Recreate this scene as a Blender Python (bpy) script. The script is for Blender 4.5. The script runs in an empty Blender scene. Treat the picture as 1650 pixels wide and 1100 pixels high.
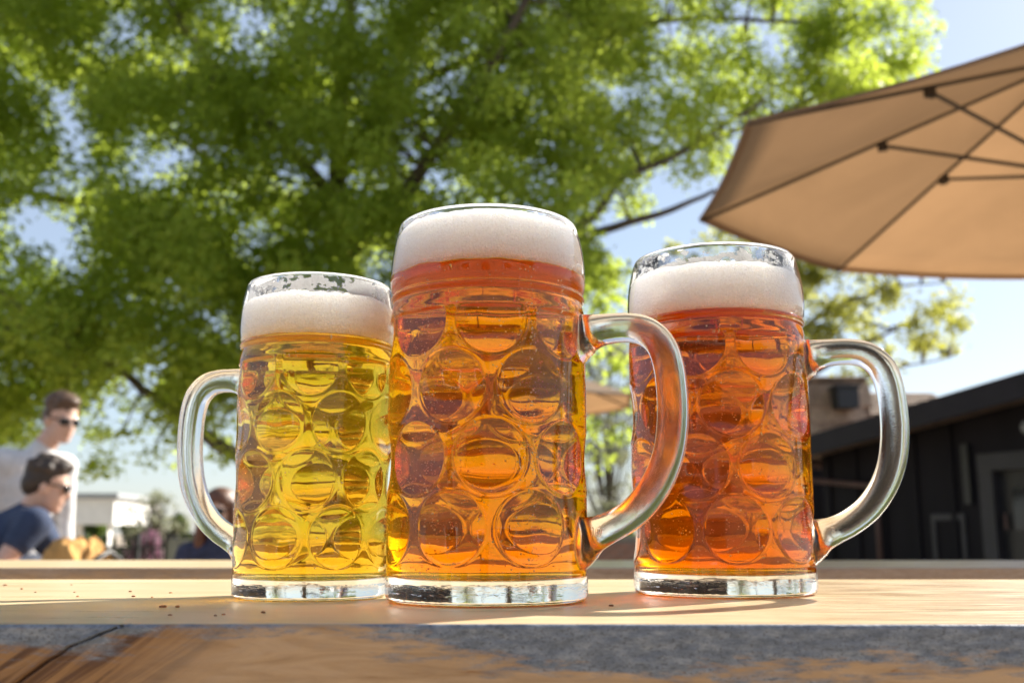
import bpy, bmesh, math, random
import numpy as np
from mathutils import Vector, Matrix, noise as mnoise

R = math.radians
sc = bpy.context.scene
col = sc.collection
rng = np.random.default_rng(7)
random.seed(7)

# ------------------------------------------------------------------ camera
FPX, YHOR, HCAM = 1690.0, 860.0, 0.034          # focal length in photo pixels, horizon row, metres above the table top
PITCH = math.atan((YHOR - 550) / FPX)
cam_d = bpy.data.cameras.new('camera')
cam = bpy.data.objects.new('camera', cam_d)
col.objects.link(cam)
cam.location = (0, 0, HCAM)
cam.rotation_euler = (math.pi / 2 + PITCH, 0, 0)
cam_d.sensor_width = 36.0
cam_d.lens = 36.0 * FPX / 1650.0
cam_d.clip_start = 0.01
cam_d.clip_end = 3000
cam_d.dof.use_dof = True
cam_d.dof.focus_distance = 0.535
cam_d.dof.aperture_fstop = 10.5
sc.camera = cam

# ------------------------------------------------------------------ sky and sun
SUN_EL, SUN_AZ = R(33), R(41)                    # azimuth measured from +x towards +y (sun to the right, a little behind the mugs)
world = bpy.data.worlds.new('World')
sc.world = world
world.use_nodes = True
wn = world.node_tree.nodes
sky = wn.new('ShaderNodeTexSky')
sky.sky_type = 'NISHITA'
sky.sun_disc = False
sky.sun_elevation = SUN_EL
sky.sun_rotation = math.pi / 2 - SUN_AZ
sky.air_density = 1.0
sky.dust_density = 0.6
sky.ozone_density = 2.0
bg = wn['Background']
bg.inputs['Strength'].default_value = 0.068
hz = wn.new('ShaderNodeMix')                      # thin even spring haze over the whole sky
hz.data_type = 'RGBA'
hz.inputs[0].default_value = 0.5
hz.inputs[7].default_value = (3.3, 3.65, 4.25, 1)
world.node_tree.links.new(sky.outputs[0], hz.inputs[6])
world.node_tree.links.new(hz.outputs[2], bg.inputs[0])

sun_d = bpy.data.lights.new('sun', 'SUN')
sun_d.energy = 5.0
sun_d.angle = R(0.53)
sun_d.color = (1.0, 0.93, 0.82)
sun = bpy.data.objects.new('sun', sun_d)
col.objects.link(sun)
sdir = Vector((math.cos(SUN_EL) * math.cos(SUN_AZ), math.cos(SUN_EL) * math.sin(SUN_AZ), math.sin(SUN_EL)))
sun.rotation_euler = sdir.to_track_quat('Z', 'Y').to_euler()

# ------------------------------------------------------------------ render settings
sc.view_settings.view_transform = 'Standard'
sc.view_settings.look = 'None'
sc.view_settings.exposure = 1.48
sc.view_settings.gamma = 1.0
sc.view_settings.use_curve_mapping = False
cy = sc.cycles
cy.use_denoising = True
try:
    cy.denoiser = 'OPENIMAGEDENOISE'
except Exception:
    pass
cy.max_bounces = 22
cy.diffuse_bounces = 5
cy.glossy_bounces = 8
cy.transmission_bounces = 20
cy.transparent_max_bounces = 24
cy.volume_bounces = 1
cy.caustics_reflective = True
cy.caustics_refractive = True
cy.blur_glossy = 0.5
cy.sample_clamp_indirect = 6.0
cy.use_adaptive_sampling = True
cy.adaptive_threshold = 0.01

GROUND = -0.88


def at(px, py, Y):
    """world point seen at photo pixel (px, py) at depth Y metres from the camera"""
    u, v = (px - 825) / FPX, (550 - py) / FPX
    dy = math.cos(PITCH) - v * math.sin(PITCH)
    dz = math.sin(PITCH) + v * math.cos(PITCH)
    s = Y / dy
    return Vector((u * s, Y, HCAM + dz * s))


# ------------------------------------------------------------------ materials
def mat(name):
    m = bpy.data.materials.new(name)
    m.use_nodes = True
    nt = m.node_tree
    return m, nt, nt.nodes['Principled BSDF'], nt.nodes['Material Output']


def N(nt, kind, **kw):
    n = nt.nodes.new(kind)
    for k, v in kw.items():
        if k in n.inputs.keys() if hasattr(n.inputs, 'keys') else False:
            n.inputs[k].default_value = v
        else:
            setattr(n, k, v)
    return n


def L(nt, a, b):
    nt.links.new(a, b)


def coords_rot(nt, deg, scale):
    """object coordinates turned about y first, then stretched"""
    tc = nt.nodes.new('ShaderNodeTexCoord')
    a = nt.nodes.new('ShaderNodeMapping')
    a.inputs['Rotation'].default_value = (0, R(deg), 0)
    b = nt.nodes.new('ShaderNodeMapping')
    b.inputs['Scale'].default_value = scale
    L(nt, tc.outputs['Object'], a.inputs['Vector'])
    L(nt, a.outputs['Vector'], b.inputs['Vector'])
    return b.outputs['Vector']


def coords(nt, scale=(1, 1, 1), kind='Object', loc=(0, 0, 0), rot=(0, 0, 0)):
    tc = nt.nodes.new('ShaderNodeTexCoord')
    mp = nt.nodes.new('ShaderNodeMapping')
    mp.inputs['Scale'].default_value = scale
    mp.inputs['Location'].default_value = loc
    mp.inputs['Rotation'].default_value = rot
    L(nt, tc.outputs[kind], mp.inputs['Vector'])
    return mp.outputs['Vector']


def noise(nt, vec, scale, detail=4, rough=0.55, dist=0.0):
    n = nt.nodes.new('ShaderNodeTexNoise')
    n.inputs['Scale'].default_value = scale
    n.inputs['Detail'].default_value = detail
    n.inputs['Roughness'].default_value = rough
    n.inputs['Distortion'].default_value = dist
    L(nt, vec, n.inputs['Vector'])
    return n.outputs['Fac']


def ramp(nt, fac, stops):
    r = nt.nodes.new('ShaderNodeValToRGB')
    e = r.color_ramp.elements
    while len(e) < len(stops):
        e.new(0.5)
    for k, (p, c) in enumerate(stops):
        e[k].position = p
        e[k].color = (*c, 1) if len(c) == 3 else c
    L(nt, fac, r.inputs['Fac'])
    return r.outputs['Color']


def mixc(nt, fac, a, b, mode='MIX'):
    m = nt.nodes.new('ShaderNodeMix')
    m.data_type = 'RGBA'
    m.blend_type = mode
    for sock, v in ((m.inputs[0], fac), (m.inputs[6], a), (m.inputs[7], b)):
        if isinstance(v, (int, float)):
            sock.default_value = v
        elif isinstance(v, tuple):
            sock.default_value = (*v, 1)
        else:
            L(nt, v, sock)
    return m.outputs[2]


def math_(nt, op, a, b=None, clamp=False):
    m = nt.nodes.new('ShaderNodeMath')
    m.operation = op
    m.use_clamp = clamp
    for k, v in enumerate((a, b)):
        if v is None:
            continue
        if isinstance(v, (int, float)):
            m.inputs[k].default_value = v
        else:
            L(nt, v, m.inputs[k])
    return m.outputs[0]


def bump(nt, height, strength=0.3, dist=0.001, target=None):
    b = nt.nodes.new('ShaderNodeBump')
    b.inputs['Strength'].default_value = strength
    b.inputs['Distance'].default_value = dist
    L(nt, height, b.inputs['Height'])
    if target is not None:
        L(nt, b.outputs['Normal'], target.inputs['Normal'])
    return b.outputs['Normal']


def simple(name, c, rough=0.6, var=0.15, scale=8.0, bump_s=0.0, bump_d=0.002, metal=0.0, spec=0.5, bscale=None, stretch=(1, 1, 1)):
    m, nt, p, o = mat(name)
    v = coords(nt, stretch)
    f = noise(nt, v, scale, 5)
    lo = tuple(x * (1 - var) for x in c)
    hi = tuple(min(1, x * (1 + var)) for x in c)
    L(nt, ramp(nt, f, [(0.3, lo), (0.7, hi)]), p.inputs['Base Color'])
    p.inputs['Roughness'].default_value = rough
    p.inputs['Metallic'].default_value = metal
    p.inputs['Specular IOR Level'].default_value = spec
    if bump_s:
        bump(nt, noise(nt, v, bscale or scale * 4, 4), bump_s, bump_d, p)
    return m


def glass_mat(name, wav=0.02, ior=1.5, streak=False, foot=False):
    m, nt, p, o = mat(name)
    p.inputs['Base Color'].default_value = (0.985, 0.995, 0.985, 1)
    p.inputs['Roughness'].default_value = 0.0
    p.inputs['IOR'].default_value = ior
    p.inputs['Transmission Weight'].default_value = 1.0
    v = coords(nt)
    if streak:
        p.inputs['Roughness'].default_value = 0.008
        a = noise(nt, coords(nt, (1, 1, 0.35)), 90, 3)
        b = noise(nt, coords(nt, (1, 1, 2.5)), 700, 3, 0.7)
        h = math_(nt, 'ADD', a, math_(nt, 'MULTIPLY', b, 0.2))
        bump(nt, h, 0.35, 0.0009, p)
    elif foot:
        h = math_(nt, 'ADD', noise(nt, coords(nt, (1, 1, 3)), 110, 3), math_(nt, 'MULTIPLY', noise(nt, v, 600, 2), 0.2))
        bump(nt, h, 0.15, 0.0014, p)
    else:
        bump(nt, noise(nt, v, 60, 2), wav, 0.002, p)
    return m


M_GLASS = glass_mat('clear_glass', 0.05)
M_HANDLE = glass_mat('handle_glass', streak=True)


def lip_mat():
    """the thin blown lip: half of the light goes straight through, the rest bends"""
    m, nt, p, o = mat('thin_lip_glass')
    p.inputs['Base Color'].default_value = (0.99, 0.995, 0.99, 1)
    p.inputs['Roughness'].default_value = 0.0
    p.inputs['IOR'].default_value = 1.5
    p.inputs['Transmission Weight'].default_value = 1.0
    fr = nt.nodes.new('ShaderNodeFresnel')
    fr.inputs['IOR'].default_value = 1.5
    tr = nt.nodes.new('ShaderNodeBsdfTransparent')
    gl = nt.nodes.new('ShaderNodeBsdfGlossy')
    gl.inputs['Roughness'].default_value = 0.0
    a = nt.nodes.new('ShaderNodeMixShader')
    L(nt, fr.outputs[0], a.inputs[0])
    L(nt, tr.outputs[0], a.inputs[1])
    L(nt, gl.outputs[0], a.inputs[2])
    b = nt.nodes.new('ShaderNodeMixShader')
    b.inputs[0].default_value = 0.95
    L(nt, p.outputs[0], b.inputs[1])
    L(nt, a.outputs[0], b.inputs[2])
    L(nt, b.outputs[0], o.inputs['Surface'])
    return m


M_LIP = lip_mat()
M_FOOT = glass_mat('stippled_foot_glass', foot=True)


HAZE = 1.9


def beer_mat(name, sig):
    """glass-to-beer interface (relative index of refraction) with true absorption in the volume"""
    m, nt, p, o = mat(name)
    nt.nodes.remove(p)
    g = nt.nodes.new('ShaderNodeBsdfGlass')
    g.inputs['Roughness'].default_value = 0.0
    g.inputs['IOR'].default_value = 1.345 / 1.5
    L(nt, g.outputs[0], o.inputs['Surface'])
    D = max(sig)
    va = nt.nodes.new('ShaderNodeVolumeAbsorption')
    va.inputs['Density'].default_value = D
    va.inputs['Color'].default_value = (1 - sig[0] / D, 1 - sig[1] / D, 1 - sig[2] / D, 1)
    vs_ = nt.nodes.new('ShaderNodeVolumeScatter')            # faint yeast haze
    vs_.inputs['Color'].default_value = (1.0, 0.75, 0.35, 1)
    vs_.inputs['Density'].default_value = HAZE
    vs_.inputs['Anisotropy'].default_value = 0.4
    ad = nt.nodes.new('ShaderNodeAddShader')
    L(nt, va.outputs[0], ad.inputs[0])
    L(nt, vs_.outputs[0], ad.inputs[1])
    L(nt, ad.outputs[0], o.inputs['Volume'])
    return m


def bubble_mat():
    m, nt, p, o = mat('beer_bubble')
    nt.nodes.remove(p)
    g = nt.nodes.new('ShaderNodeBsdfGlass')
    g.inputs['IOR'].default_value = 1 / 1.345
    d = nt.nodes.new('ShaderNodeBsdfDiffuse')
    d.inputs['Color'].default_value = (0.95, 0.93, 0.88, 1)
    ms = nt.nodes.new('ShaderNodeMixShader')
    ms.inputs[0].default_value = 0.8  # white diffuse share paints in the sun glint of the bubbles
    L(nt, g.outputs[0], ms.inputs[1])
    L(nt, d.outputs[0], ms.inputs[2])
    L(nt, ms.outputs[0], o.inputs['Surface'])
    return m


M_BUBBLE = bubble_mat()


def foam_mat(name='beer_foam', alpha=None, tint=(0.998, 0.99, 0.975)):
    m, nt, p, o = mat(name)
    v = coords(nt)
    f = noise(nt, v, 70, 4)
    cel = nt.nodes.new('ShaderNodeTexVoronoi')                # bubble cells, the shade between them put into the colour
    cel.inputs['Scale'].default_value = 900
    L(nt, v, cel.inputs['Vector'])
    fc = ramp(nt, f, [(0.3, tuple(x * 0.97 for x in tint)), (0.7, tint)])
    L(nt, mixc(nt, ramp(nt, cel.outputs['Distance'], [(0.45, (0, 0, 0)), (0.95, (0.3, 0.3, 0.3))]), fc, (0.76, 0.71, 0.63)), p.inputs['Base Color'])
    p.inputs['Roughness'].default_value = 0.75
    p.inputs['Specular IOR Level'].default_value = 0.2
    p.inputs['Subsurface Weight'].default_value = 0.9
    p.inputs['Subsurface Radius'].default_value = (1.0, 0.92, 0.78)
    p.inputs['Subsurface Scale'].default_value = 0.06
    vo = nt.nodes.new('ShaderNodeTexVoronoi')
    vo.inputs['Scale'].default_value = 620
    L(nt, v, vo.inputs['Vector'])
    vo2 = nt.nodes.new('ShaderNodeTexVoronoi')
    vo2.inputs['Scale'].default_value = 1500
    L(nt, v, vo2.inputs['Vector'])
    h = math_(nt, 'ADD', math_(nt, 'ADD', vo.outputs['Distance'], math_(nt, 'MULTIPLY', vo2.outputs['Distance'], 0.6)), noise(nt, v, 250, 4))
    bump(nt, h, 0.8, 0.0009, p)
    if alpha:
        thr_lo, thr_hi, z0, z1 = alpha
        n1 = noise(nt, coords(nt, (1, 1, 1.9)), 95, 3, 0.55)
        n2 = noise(nt, v, 330, 2)
        s = math_(nt, 'ADD', math_(nt, 'MULTIPLY', n1, 0.75), math_(nt, 'MULTIPLY', n2, 0.25))
        tc = nt.nodes.new('ShaderNodeTexCoord')
        sx = nt.nodes.new('ShaderNodeSeparateXYZ')
        L(nt, tc.outputs['Object'], sx.inputs[0])
        mr = nt.nodes.new('ShaderNodeMapRange')
        mr.inputs['From Min'].default_value = z0
        mr.inputs['From Max'].default_value = z1
        mr.inputs['To Min'].default_value = thr_lo
        mr.inputs['To Max'].default_value = thr_hi
        L(nt, sx.outputs['Z'], mr.inputs['Value'])
        d = math_(nt, 'SUBTRACT', s, mr.outputs[0])
        a = math_(nt, 'MULTIPLY', math_(nt, 'ADD', d, 0.01), 30.0, True)
        L(nt, a, p.inputs['Alpha'])
        p.inputs['Subsurface Weight'].default_value = 0.0
        tl = nt.nodes.new('ShaderNodeBsdfTranslucent')
        tl.inputs['Color'].default_value = (*tint, 1)
        tp = nt.nodes.new('ShaderNodeBsdfTransparent')
        p.inputs['Alpha'].default_value = 1.0
        for l in list(nt.links):
            if l.to_socket == p.inputs['Alpha']:
                nt.links.remove(l)
        m1 = nt.nodes.new('ShaderNodeMixShader')
        m1.inputs[0].default_value = 0.5
        L(nt, p.outputs[0], m1.inputs[1])
        L(nt, tl.outputs[0], m1.inputs[2])
        m2 = nt.nodes.new('ShaderNodeMixShader')
        L(nt, a, m2.inputs[0])
        L(nt, tp.outputs[0], m2.inputs[1])
        L(nt, m1.outputs[0], m2.inputs[2])
        L(nt, m2.outputs[0], o.inputs['Surface'])
    return m


def leaf_mat(name, c1, c2, tr, trw=0.55):
    m, nt, p, o = mat(name)
    gi = nt.nodes.new('ShaderNodeNewGeometry')
    cc = ramp(nt, gi.outputs['Random Per Island'], [(0.0, c1), (1.0, c2)])
    L(nt, cc, p.inputs['Base Color'])
    p.inputs['Roughness'].default_value = 0.5
    p.inputs['Specular IOR Level'].default_value = 0.35
    t = nt.nodes.new('ShaderNodeBsdfTranslucent')
    L(nt, mixc(nt, 0.75, cc, tr), t.inputs['Color'])
    ms = nt.nodes.new('ShaderNodeMixShader')
    ms.inputs[0].default_value = trw
    L(nt, p.outputs[0], ms.inputs[1])
    L(nt, t.outputs[0], ms.inputs[2])
    L(nt, ms.outputs[0], o.inputs['Surface'])
    return m


def bark_mat(name='bark', c=(0.09, 0.07, 0.055)):
    return simple(name, c, 0.9, 0.45, 6, 0.8, 0.02, bscale=14, stretch=(1, 1, 0.3))


def canvas_mat(name, c, tr):
    m, nt, p, o = mat(name)
    v = coords(nt)
    f = noise(nt, v, 3, 4)
    cc = ramp(nt, f, [(0.3, tuple(x * 0.9 for x in c)), (0.75, c)])
    L(nt, cc, p.inputs['Base Color'])
    p.inputs['Roughness'].default_value = 0.85
    bump(nt, noise(nt, v, 3.5, 4), 0.5, 0.04, p)
    uneven_light = ramp(nt, noise(nt, v, 1.6, 6, 0.65, 0.8), [(0.32, tuple(x * 0.72 for x in c)), (0.6, c)])  # patchy darker tone imitates uneven light on the cloth
    cc = mixc(nt, 0.5, cc, uneven_light)
    L(nt, cc, p.inputs['Base Color'])
    t = nt.nodes.new('ShaderNodeBsdfTranslucent')
    L(nt, mixc(nt, 1.0, cc, tr, 'MULTIPLY'), t.inputs['Color'])
    ad = nt.nodes.new('ShaderNodeMixShader')
    ad.inputs[0].default_value = 0.5
    L(nt, p.outputs[0], ad.inputs[1])
    L(nt, t.outputs[0], ad.inputs[2])
    L(nt, ad.outputs[0], o.inputs['Surface'])
    return m


# ------------------------------------------------------------------ mesh helpers
def link(name, me, m, parent=None, smooth=False):
    o = bpy.data.objects.new(name, me)
    col.objects.link(o)
    if m is not None:
        me.materials.append(m)
    if smooth:
        me.polygons.foreach_set('use_smooth', [True] * len(me.polygons))
    if parent is not None:
        o.parent = parent
    return o


def mesh_np(name, verts, quads=None, tris=None):
    verts = np.asarray(verts, np.float32)
    me = bpy.data.meshes.new(name)
    me.vertices.add(len(verts))
    me.vertices.foreach_set('co', verts.ravel())
    q = np.zeros((0, 4), int) if quads is None else np.asarray(quads)
    t = np.zeros((0, 3), int) if tris is None else np.asarray(tris)
    nl = q.size + t.size
    me.loops.add(nl)
    me.loops.foreach_set('vertex_index', np.concatenate([q.ravel(), t.ravel()]).astype(np.int32))
    me.polygons.add(len(q) + len(t))
    st = np.concatenate([np.arange(len(q)) * 4, q.size + np.arange(len(t)) * 3]).astype(np.int32)
    me.polygons.foreach_set('loop_start', st)
    me.update(calc_edges=True)
    me.validate()
    return me


def grid_faces(nv, nu, wrap=True, flip=False, off=0):
    i = np.arange(nv - 1)[:, None]
    j = np.arange(nu if wrap else nu - 1)[None, :]
    j2 = (j + 1) % nu
    a, b, c, d = i * nu + j, i * nu + j2, (i + 1) * nu + j2, (i + 1) * nu + j
    q = np.stack(np.broadcast_arrays(a, b, c, d), -1).reshape(-1, 4) + off
    return q[:, ::-1] if flip else q


class MB:
    def __init__(self):
        self.v, self.f = [], []

    def add(self, vs, fs):
        b = len(self.v)
        self.v += [tuple(x) for x in vs]
        self.f += [tuple(i + b for i in f) for f in fs]
        return self

    def box(self, lo, hi, M=None):
        x0, y0, z0 = lo
        x1, y1, z1 = hi
        vs = [Vector(p) for p in ((x0, y0, z0), (x1, y0, z0), (x1, y1, z0), (x0, y1, z0), (x0, y0, z1), (x1, y0, z1), (x1, y1, z1), (x0, y1, z1))]
        if M is not None:
            vs = [M @ p for p in vs]
        return self.add(vs, [(3, 2, 1, 0), (4, 5, 6, 7), (0, 1, 5, 4), (1, 2, 6, 5), (2, 3, 7, 6), (3, 0, 4, 7)])

    def tube(self, pts, rads, n=10, cap=True):
        pts = [Vector(p) for p in pts]
        if not hasattr(rads, '__len__'):
            rads = [rads] * len(pts)
        vs, fs = [], []
        up = None
        for k, p in enumerate(pts):
            t = (pts[min(k + 1, len(pts) - 1)] - pts[max(k - 1, 0)]).normalized()
            if up is None:
                up = Vector((0, 0, 1)) if abs(t.z) < 0.9 else Vector((1, 0, 0))
            a = t.cross(up).normalized()
            up = a.cross(t).normalized()
            for j in range(n):
                an = 2 * math.pi * j / n
                vs.append(p + (a * math.cos(an) + up * math.sin(an)) * rads[k])
        for k in range(len(pts) - 1):
            for j in range(n):
                j2 = (j + 1) % n
                fs.append((k * n + j, k * n + j2, (k + 1) * n + j2, (k + 1) * n + j))
        if cap:
            fs.append(tuple(range(n - 1, -1, -1)))
            fs.append(tuple((len(pts) - 1) * n + j for j in range(n)))
        return self.add(vs, fs)

    def ellipsoid(self, c, r, M=None, nu=16, nv=10):
        vs, fs = [], []
        c = Vector(c)
        for i in range(nv + 1):
            ph = math.pi * i / nv
            for j in range(nu):
                th = 2 * math.pi * j / nu
                d = Vector((r[0] * math.sin(ph) * math.cos(th), r[1] * math.sin(ph) * math.sin(th), r[2] * math.cos(ph)))
                vs.append(c + (M @ d if M is not None else d))
        for i in range(nv):
            for j in range(nu):
                j2 = (j + 1) % nu
                fs.append((i * nu + j, (i + 1) * nu + j, (i + 1) * nu + j2, i * nu + j2))
        return self.add(vs, fs)

    def build(self, name, m, parent=None, smooth=False, bevel=0.0):
        me = bpy.data.meshes.new(name)
        me.from_pydata(self.v, [], self.f)
        me.update()
        o = link(name, me, m, parent, smooth)
        if bevel:
            b = o.modifiers.new('bevel', 'BEVEL')
            b.width = bevel
            b.segments = 2
            b.limit_method = 'ANGLE'
        return o


def empty(name, loc=(0, 0, 0), rz=0.0):
    o = bpy.data.objects.new(name, None)
    col.objects.link(o)
    o.location = loc
    o.rotation_euler = (0, 0, rz)
    o.empty_display_size = 0.05
    return o


def tag(o, label=None, cat=None, group=None, kind=None):
    for k, v in (('label', label), ('category', cat), ('group', group), ('kind', kind)):
        if v:
            o[k] = v
    return o


def catmull(pts, n):
    """resample a polyline through pts smoothly, n points per span"""
    P = np.asarray(pts, float)
    Q = np.vstack([2 * P[0] - P[1], P, 2 * P[-1] - P[-2]])
    out = []
    for i in range(1, len(Q) - 2):
        for t in np.linspace(0, 1, n, endpoint=False):
            p0, p1, p2, p3 = Q[i - 1:i + 3]
            out.append(0.5 * (2 * p1 + (p2 - p0) * t + (2 * p0 - 5 * p1 + 4 * p2 - p3) * t * t + (3 * p1 - p0 - 3 * p2 + p3) * t ** 3))
    out.append(P[-1])
    return np.array(out)


def bake(o):
    """apply an object's modifiers to its mesh"""
    dg = bpy.context.evaluated_depsgraph_get()
    me = bpy.data.meshes.new_from_object(o.evaluated_get(dg))
    o.modifiers.clear()
    old = o.data
    o.data = me
    bpy.data.meshes.remove(old)
    return o


# ================================================================== SETTING
def ground_mat():
    m, nt, p, o = mat('patio_ground')
    v = coords(nt)
    f = noise(nt, v, 0.25, 6)
    g = noise(nt, v, 30, 5)
    c = mixc(nt, ramp(nt, f, [(0.55, (0, 0, 0)), (0.68, (1, 1, 1))]), (0.40, 0.31, 0.22), (0.12, 0.14, 0.045))
    L(nt, mixc(nt, 0.35, c, ramp(nt, g, [(0.3, (0.08, 0.07, 0.06)), (0.7, (0.4, 0.37, 0.32))])), p.inputs['Base Color'])
    p.inputs['Roughness'].default_value = 0.95
    bump(nt, g, 0.5, 0.02, p)
    return m


g = MB()
NS = 48
g.add([(0, 60, GROUND)] + [(1500 * math.cos(2 * math.pi * k / NS), 60 + 1500 * math.sin(2 * math.pi * k / NS), GROUND) for k in range(NS)],
      [(0, k + 1, (k + 1) % NS + 1) for k in range(NS)])
tag(g.build('ground', ground_mat()), 'gravel and grass ground of the beer garden', 'ground', kind='structure')


# ------------------------------------------------------------------ wooden tables
def table_top_mat():
    m, nt, p, o = mat('table_top_wood')
    v = coords(nt, (1.6, 14, 14))
    f = noise(nt, v, 5, 8, 0.6, 0.6)
    fine = noise(nt, coords(nt, (6, 160, 160)), 6, 5, 0.65)
    c = ramp(nt, f, [(0.25, (0.50, 0.35, 0.18)), (0.45, (0.62, 0.47, 0.28)), (0.62, (0.68, 0.54, 0.35)), (0.8, (0.57, 0.42, 0.24))])
    c = mixc(nt, 0.25, c, ramp(nt, fine, [(0.35, (0.34, 0.22, 0.10)), (0.6, (0.57, 0.45, 0.29))]))
    # weathered brown patch where the varnish has worn off
    w = noise(nt, coords(nt, (2.6, 30, 10)), 6, 7, 0.68, 0.4)
    sx = nt.nodes.new('ShaderNodeSeparateXYZ')
    tc = nt.nodes.new('ShaderNodeTexCoord')
    L(nt, tc.outputs['Object'], sx.inputs[0])
    px = nt.nodes.new('ShaderNodeMapRange')
    px.inputs['From Min'].default_value = 0.02
    px.inputs['From Max'].default_value = 0.22
    L(nt, sx.outputs['X'], px.inputs['Value'])
    wf = math_(nt, 'MULTIPLY', math_(nt, 'MULTIPLY', math_(nt, 'SUBTRACT', w, 0.43), 7.0, True), px.outputs[0])
    c = mixc(nt, math_(nt, 'MULTIPLY', wf, 0.92), c, (0.22, 0.115, 0.045))
    L(nt, c, p.inputs['Base Color'])
    rr = nt.nodes.new('ShaderNodeMapRange')
    rr.inputs['To Min'].default_value = 0.2
    rr.inputs['To Max'].default_value = 0.42
    L(nt, f, rr.inputs['Value'])
    L(nt, rr.outputs[0], p.inputs['Roughness'])
    p.inputs['Specular IOR Level'].default_value = 0.4
    bump(nt, math_(nt, 'ADD', fine, f), 0.18, 0.0006, p)
    return m


def table_edge_mat(name='live_edge_wood', brown=False):
    m, nt, p, o = mat(name)
    tc = nt.nodes.new('ShaderNodeTexCoord')
    sx = nt.nodes.new('ShaderNodeSeparateXYZ')
    L(nt, tc.outputs['Object'], sx.inputs[0])
    X, Z = sx.outputs['X'], sx.outputs['Z']
    # sound wood: long tan grain, bent round a knot on the left
    warp = noise(nt, coords(nt, (1, 1, 1)), 9, 3)
    gv = coords(nt, (7, 7, 60), rot=(0, R(0), 0))
    g1 = noise(nt, gv, 2.2, 8, 0.62, 1.2)
    tan = ramp(nt, g1, [(0.30, (0.30, 0.145, 0.055)), (0.38, (0.42, 0.265, 0.14)), (0.6, (0.54, 0.36, 0.21)), (0.75, (0.47, 0.295, 0.155))])
    gk = coords_rot(nt, 36, (9, 9, 130))
    g2 = noise(nt, gk, 1.5, 6, 0.6, 0.9)
    knot = ramp(nt, g2, [(0.30, (0.055, 0.024, 0.012)), (0.44, (0.15, 0.068, 0.028)), (0.55, (0.36, 0.19, 0.075)), (0.70, (0.20, 0.095, 0.038))])
    kx = nt.nodes.new('ShaderNodeMapRange')
    kx.inputs['From Min'].default_value = -0.088
    kx.inputs['From Max'].default_value = -0.135
    L(nt, math_(nt, 'ADD', X, math_(nt, 'MULTIPLY', Z, -1.2)), kx.inputs['Value'])
    wood = mixc(nt, kx.outputs[0], tan, knot)
    # weathered blue-grey skin along the top of the edge, ragged below
    sp = noise(nt, coords(nt, (0.7, 1, 1)), 900, 3, 0.6)
    grey = ramp(nt, noise(nt, coords(nt, (25, 25, 60)), 6, 6, 0.7), [(0.28, (0.095, 0.115, 0.15)), (0.5, (0.18, 0.21, 0.26)), (0.74, (0.34, 0.37, 0.41))])
    grey = mixc(nt, ramp(nt, sp, [(0.34, (0.6, 0.6, 0.6)), (0.46, (0, 0, 0))]), grey, (0.07, 0.072, 0.08))
    rag = noise(nt, coords(nt, (7, 7, 42), loc=(0.3, 0, 0)), 4.0, 7, 0.68, 0.3)
    rag2 = noise(nt, coords(nt, (0.25, 1, 1.5)), 420, 4, 0.6)
    # depth of the grey skin: shallow left of centre, deep from the centre to the right
    dep = nt.nodes.new('ShaderNodeValToRGB')
    e = dep.color_ramp.elements
    e[0].position = 0.0
    e[0].color = (0.42, 0.42, 0.42, 1)
    e[1].position = 1.0
    e[1].color = (0.84, 0.84, 0.84, 1)
    for pp, vv in ((0.13, 0.45), (0.19, 0.12), (0.33, 0.10), (0.385, 0.42), (0.47, 0.62), (0.58, 0.88), (0.8, 0.80)):
        q = e.new(pp)
        q.color = (vv, vv, vv, 1)
    mx = nt.nodes.new('ShaderNodeMapRange')
    mx.inputs['From Min'].default_value = -0.21
    mx.inputs['From Max'].default_value = 0.21
    L(nt, X, mx.inputs['Value'])
    L(nt, mx.outputs[0], dep.inputs['Fac'])
    zz = math_(nt, 'MULTIPLY', Z, 1 / 0.024)                       # 0 at the top, -1 at the foot of the frame
    s = math_(nt, 'ADD', math_(nt, 'ADD', zz, dep.outputs['Color']), math_(nt, 'MULTIPLY', math_(nt, 'SUBTRACT', rag, 0.5), 1.7))
    s = math_(nt, 'ADD', s, math_(nt, 'MULTIPLY', math_(nt, 'SUBTRACT', rag2, 0.5), 0.5))
    k = math_(nt, 'MULTIPLY', math_(nt, 'ADD', s, 0.06), 3.2, True)
    if brown:
        k = math_(nt, 'MULTIPLY', k, 0.35)
    L(nt, mixc(nt, k, tan if brown else wood, grey), p.inputs['Base Color'])
    p.inputs['Roughness'].default_value = 0.62
    h = math_(nt, 'ADD', math_(nt, 'MULTIPLY', g1, 0.5), math_(nt, 'ADD', sp, rag))
    bump(nt, h, 0.45, 0.0007, p)
    return m


M_TOP, M_EDGE, M_EDGE2 = table_top_mat(), table_edge_mat(), table_edge_mat('brown_edge_wood', True)


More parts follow.
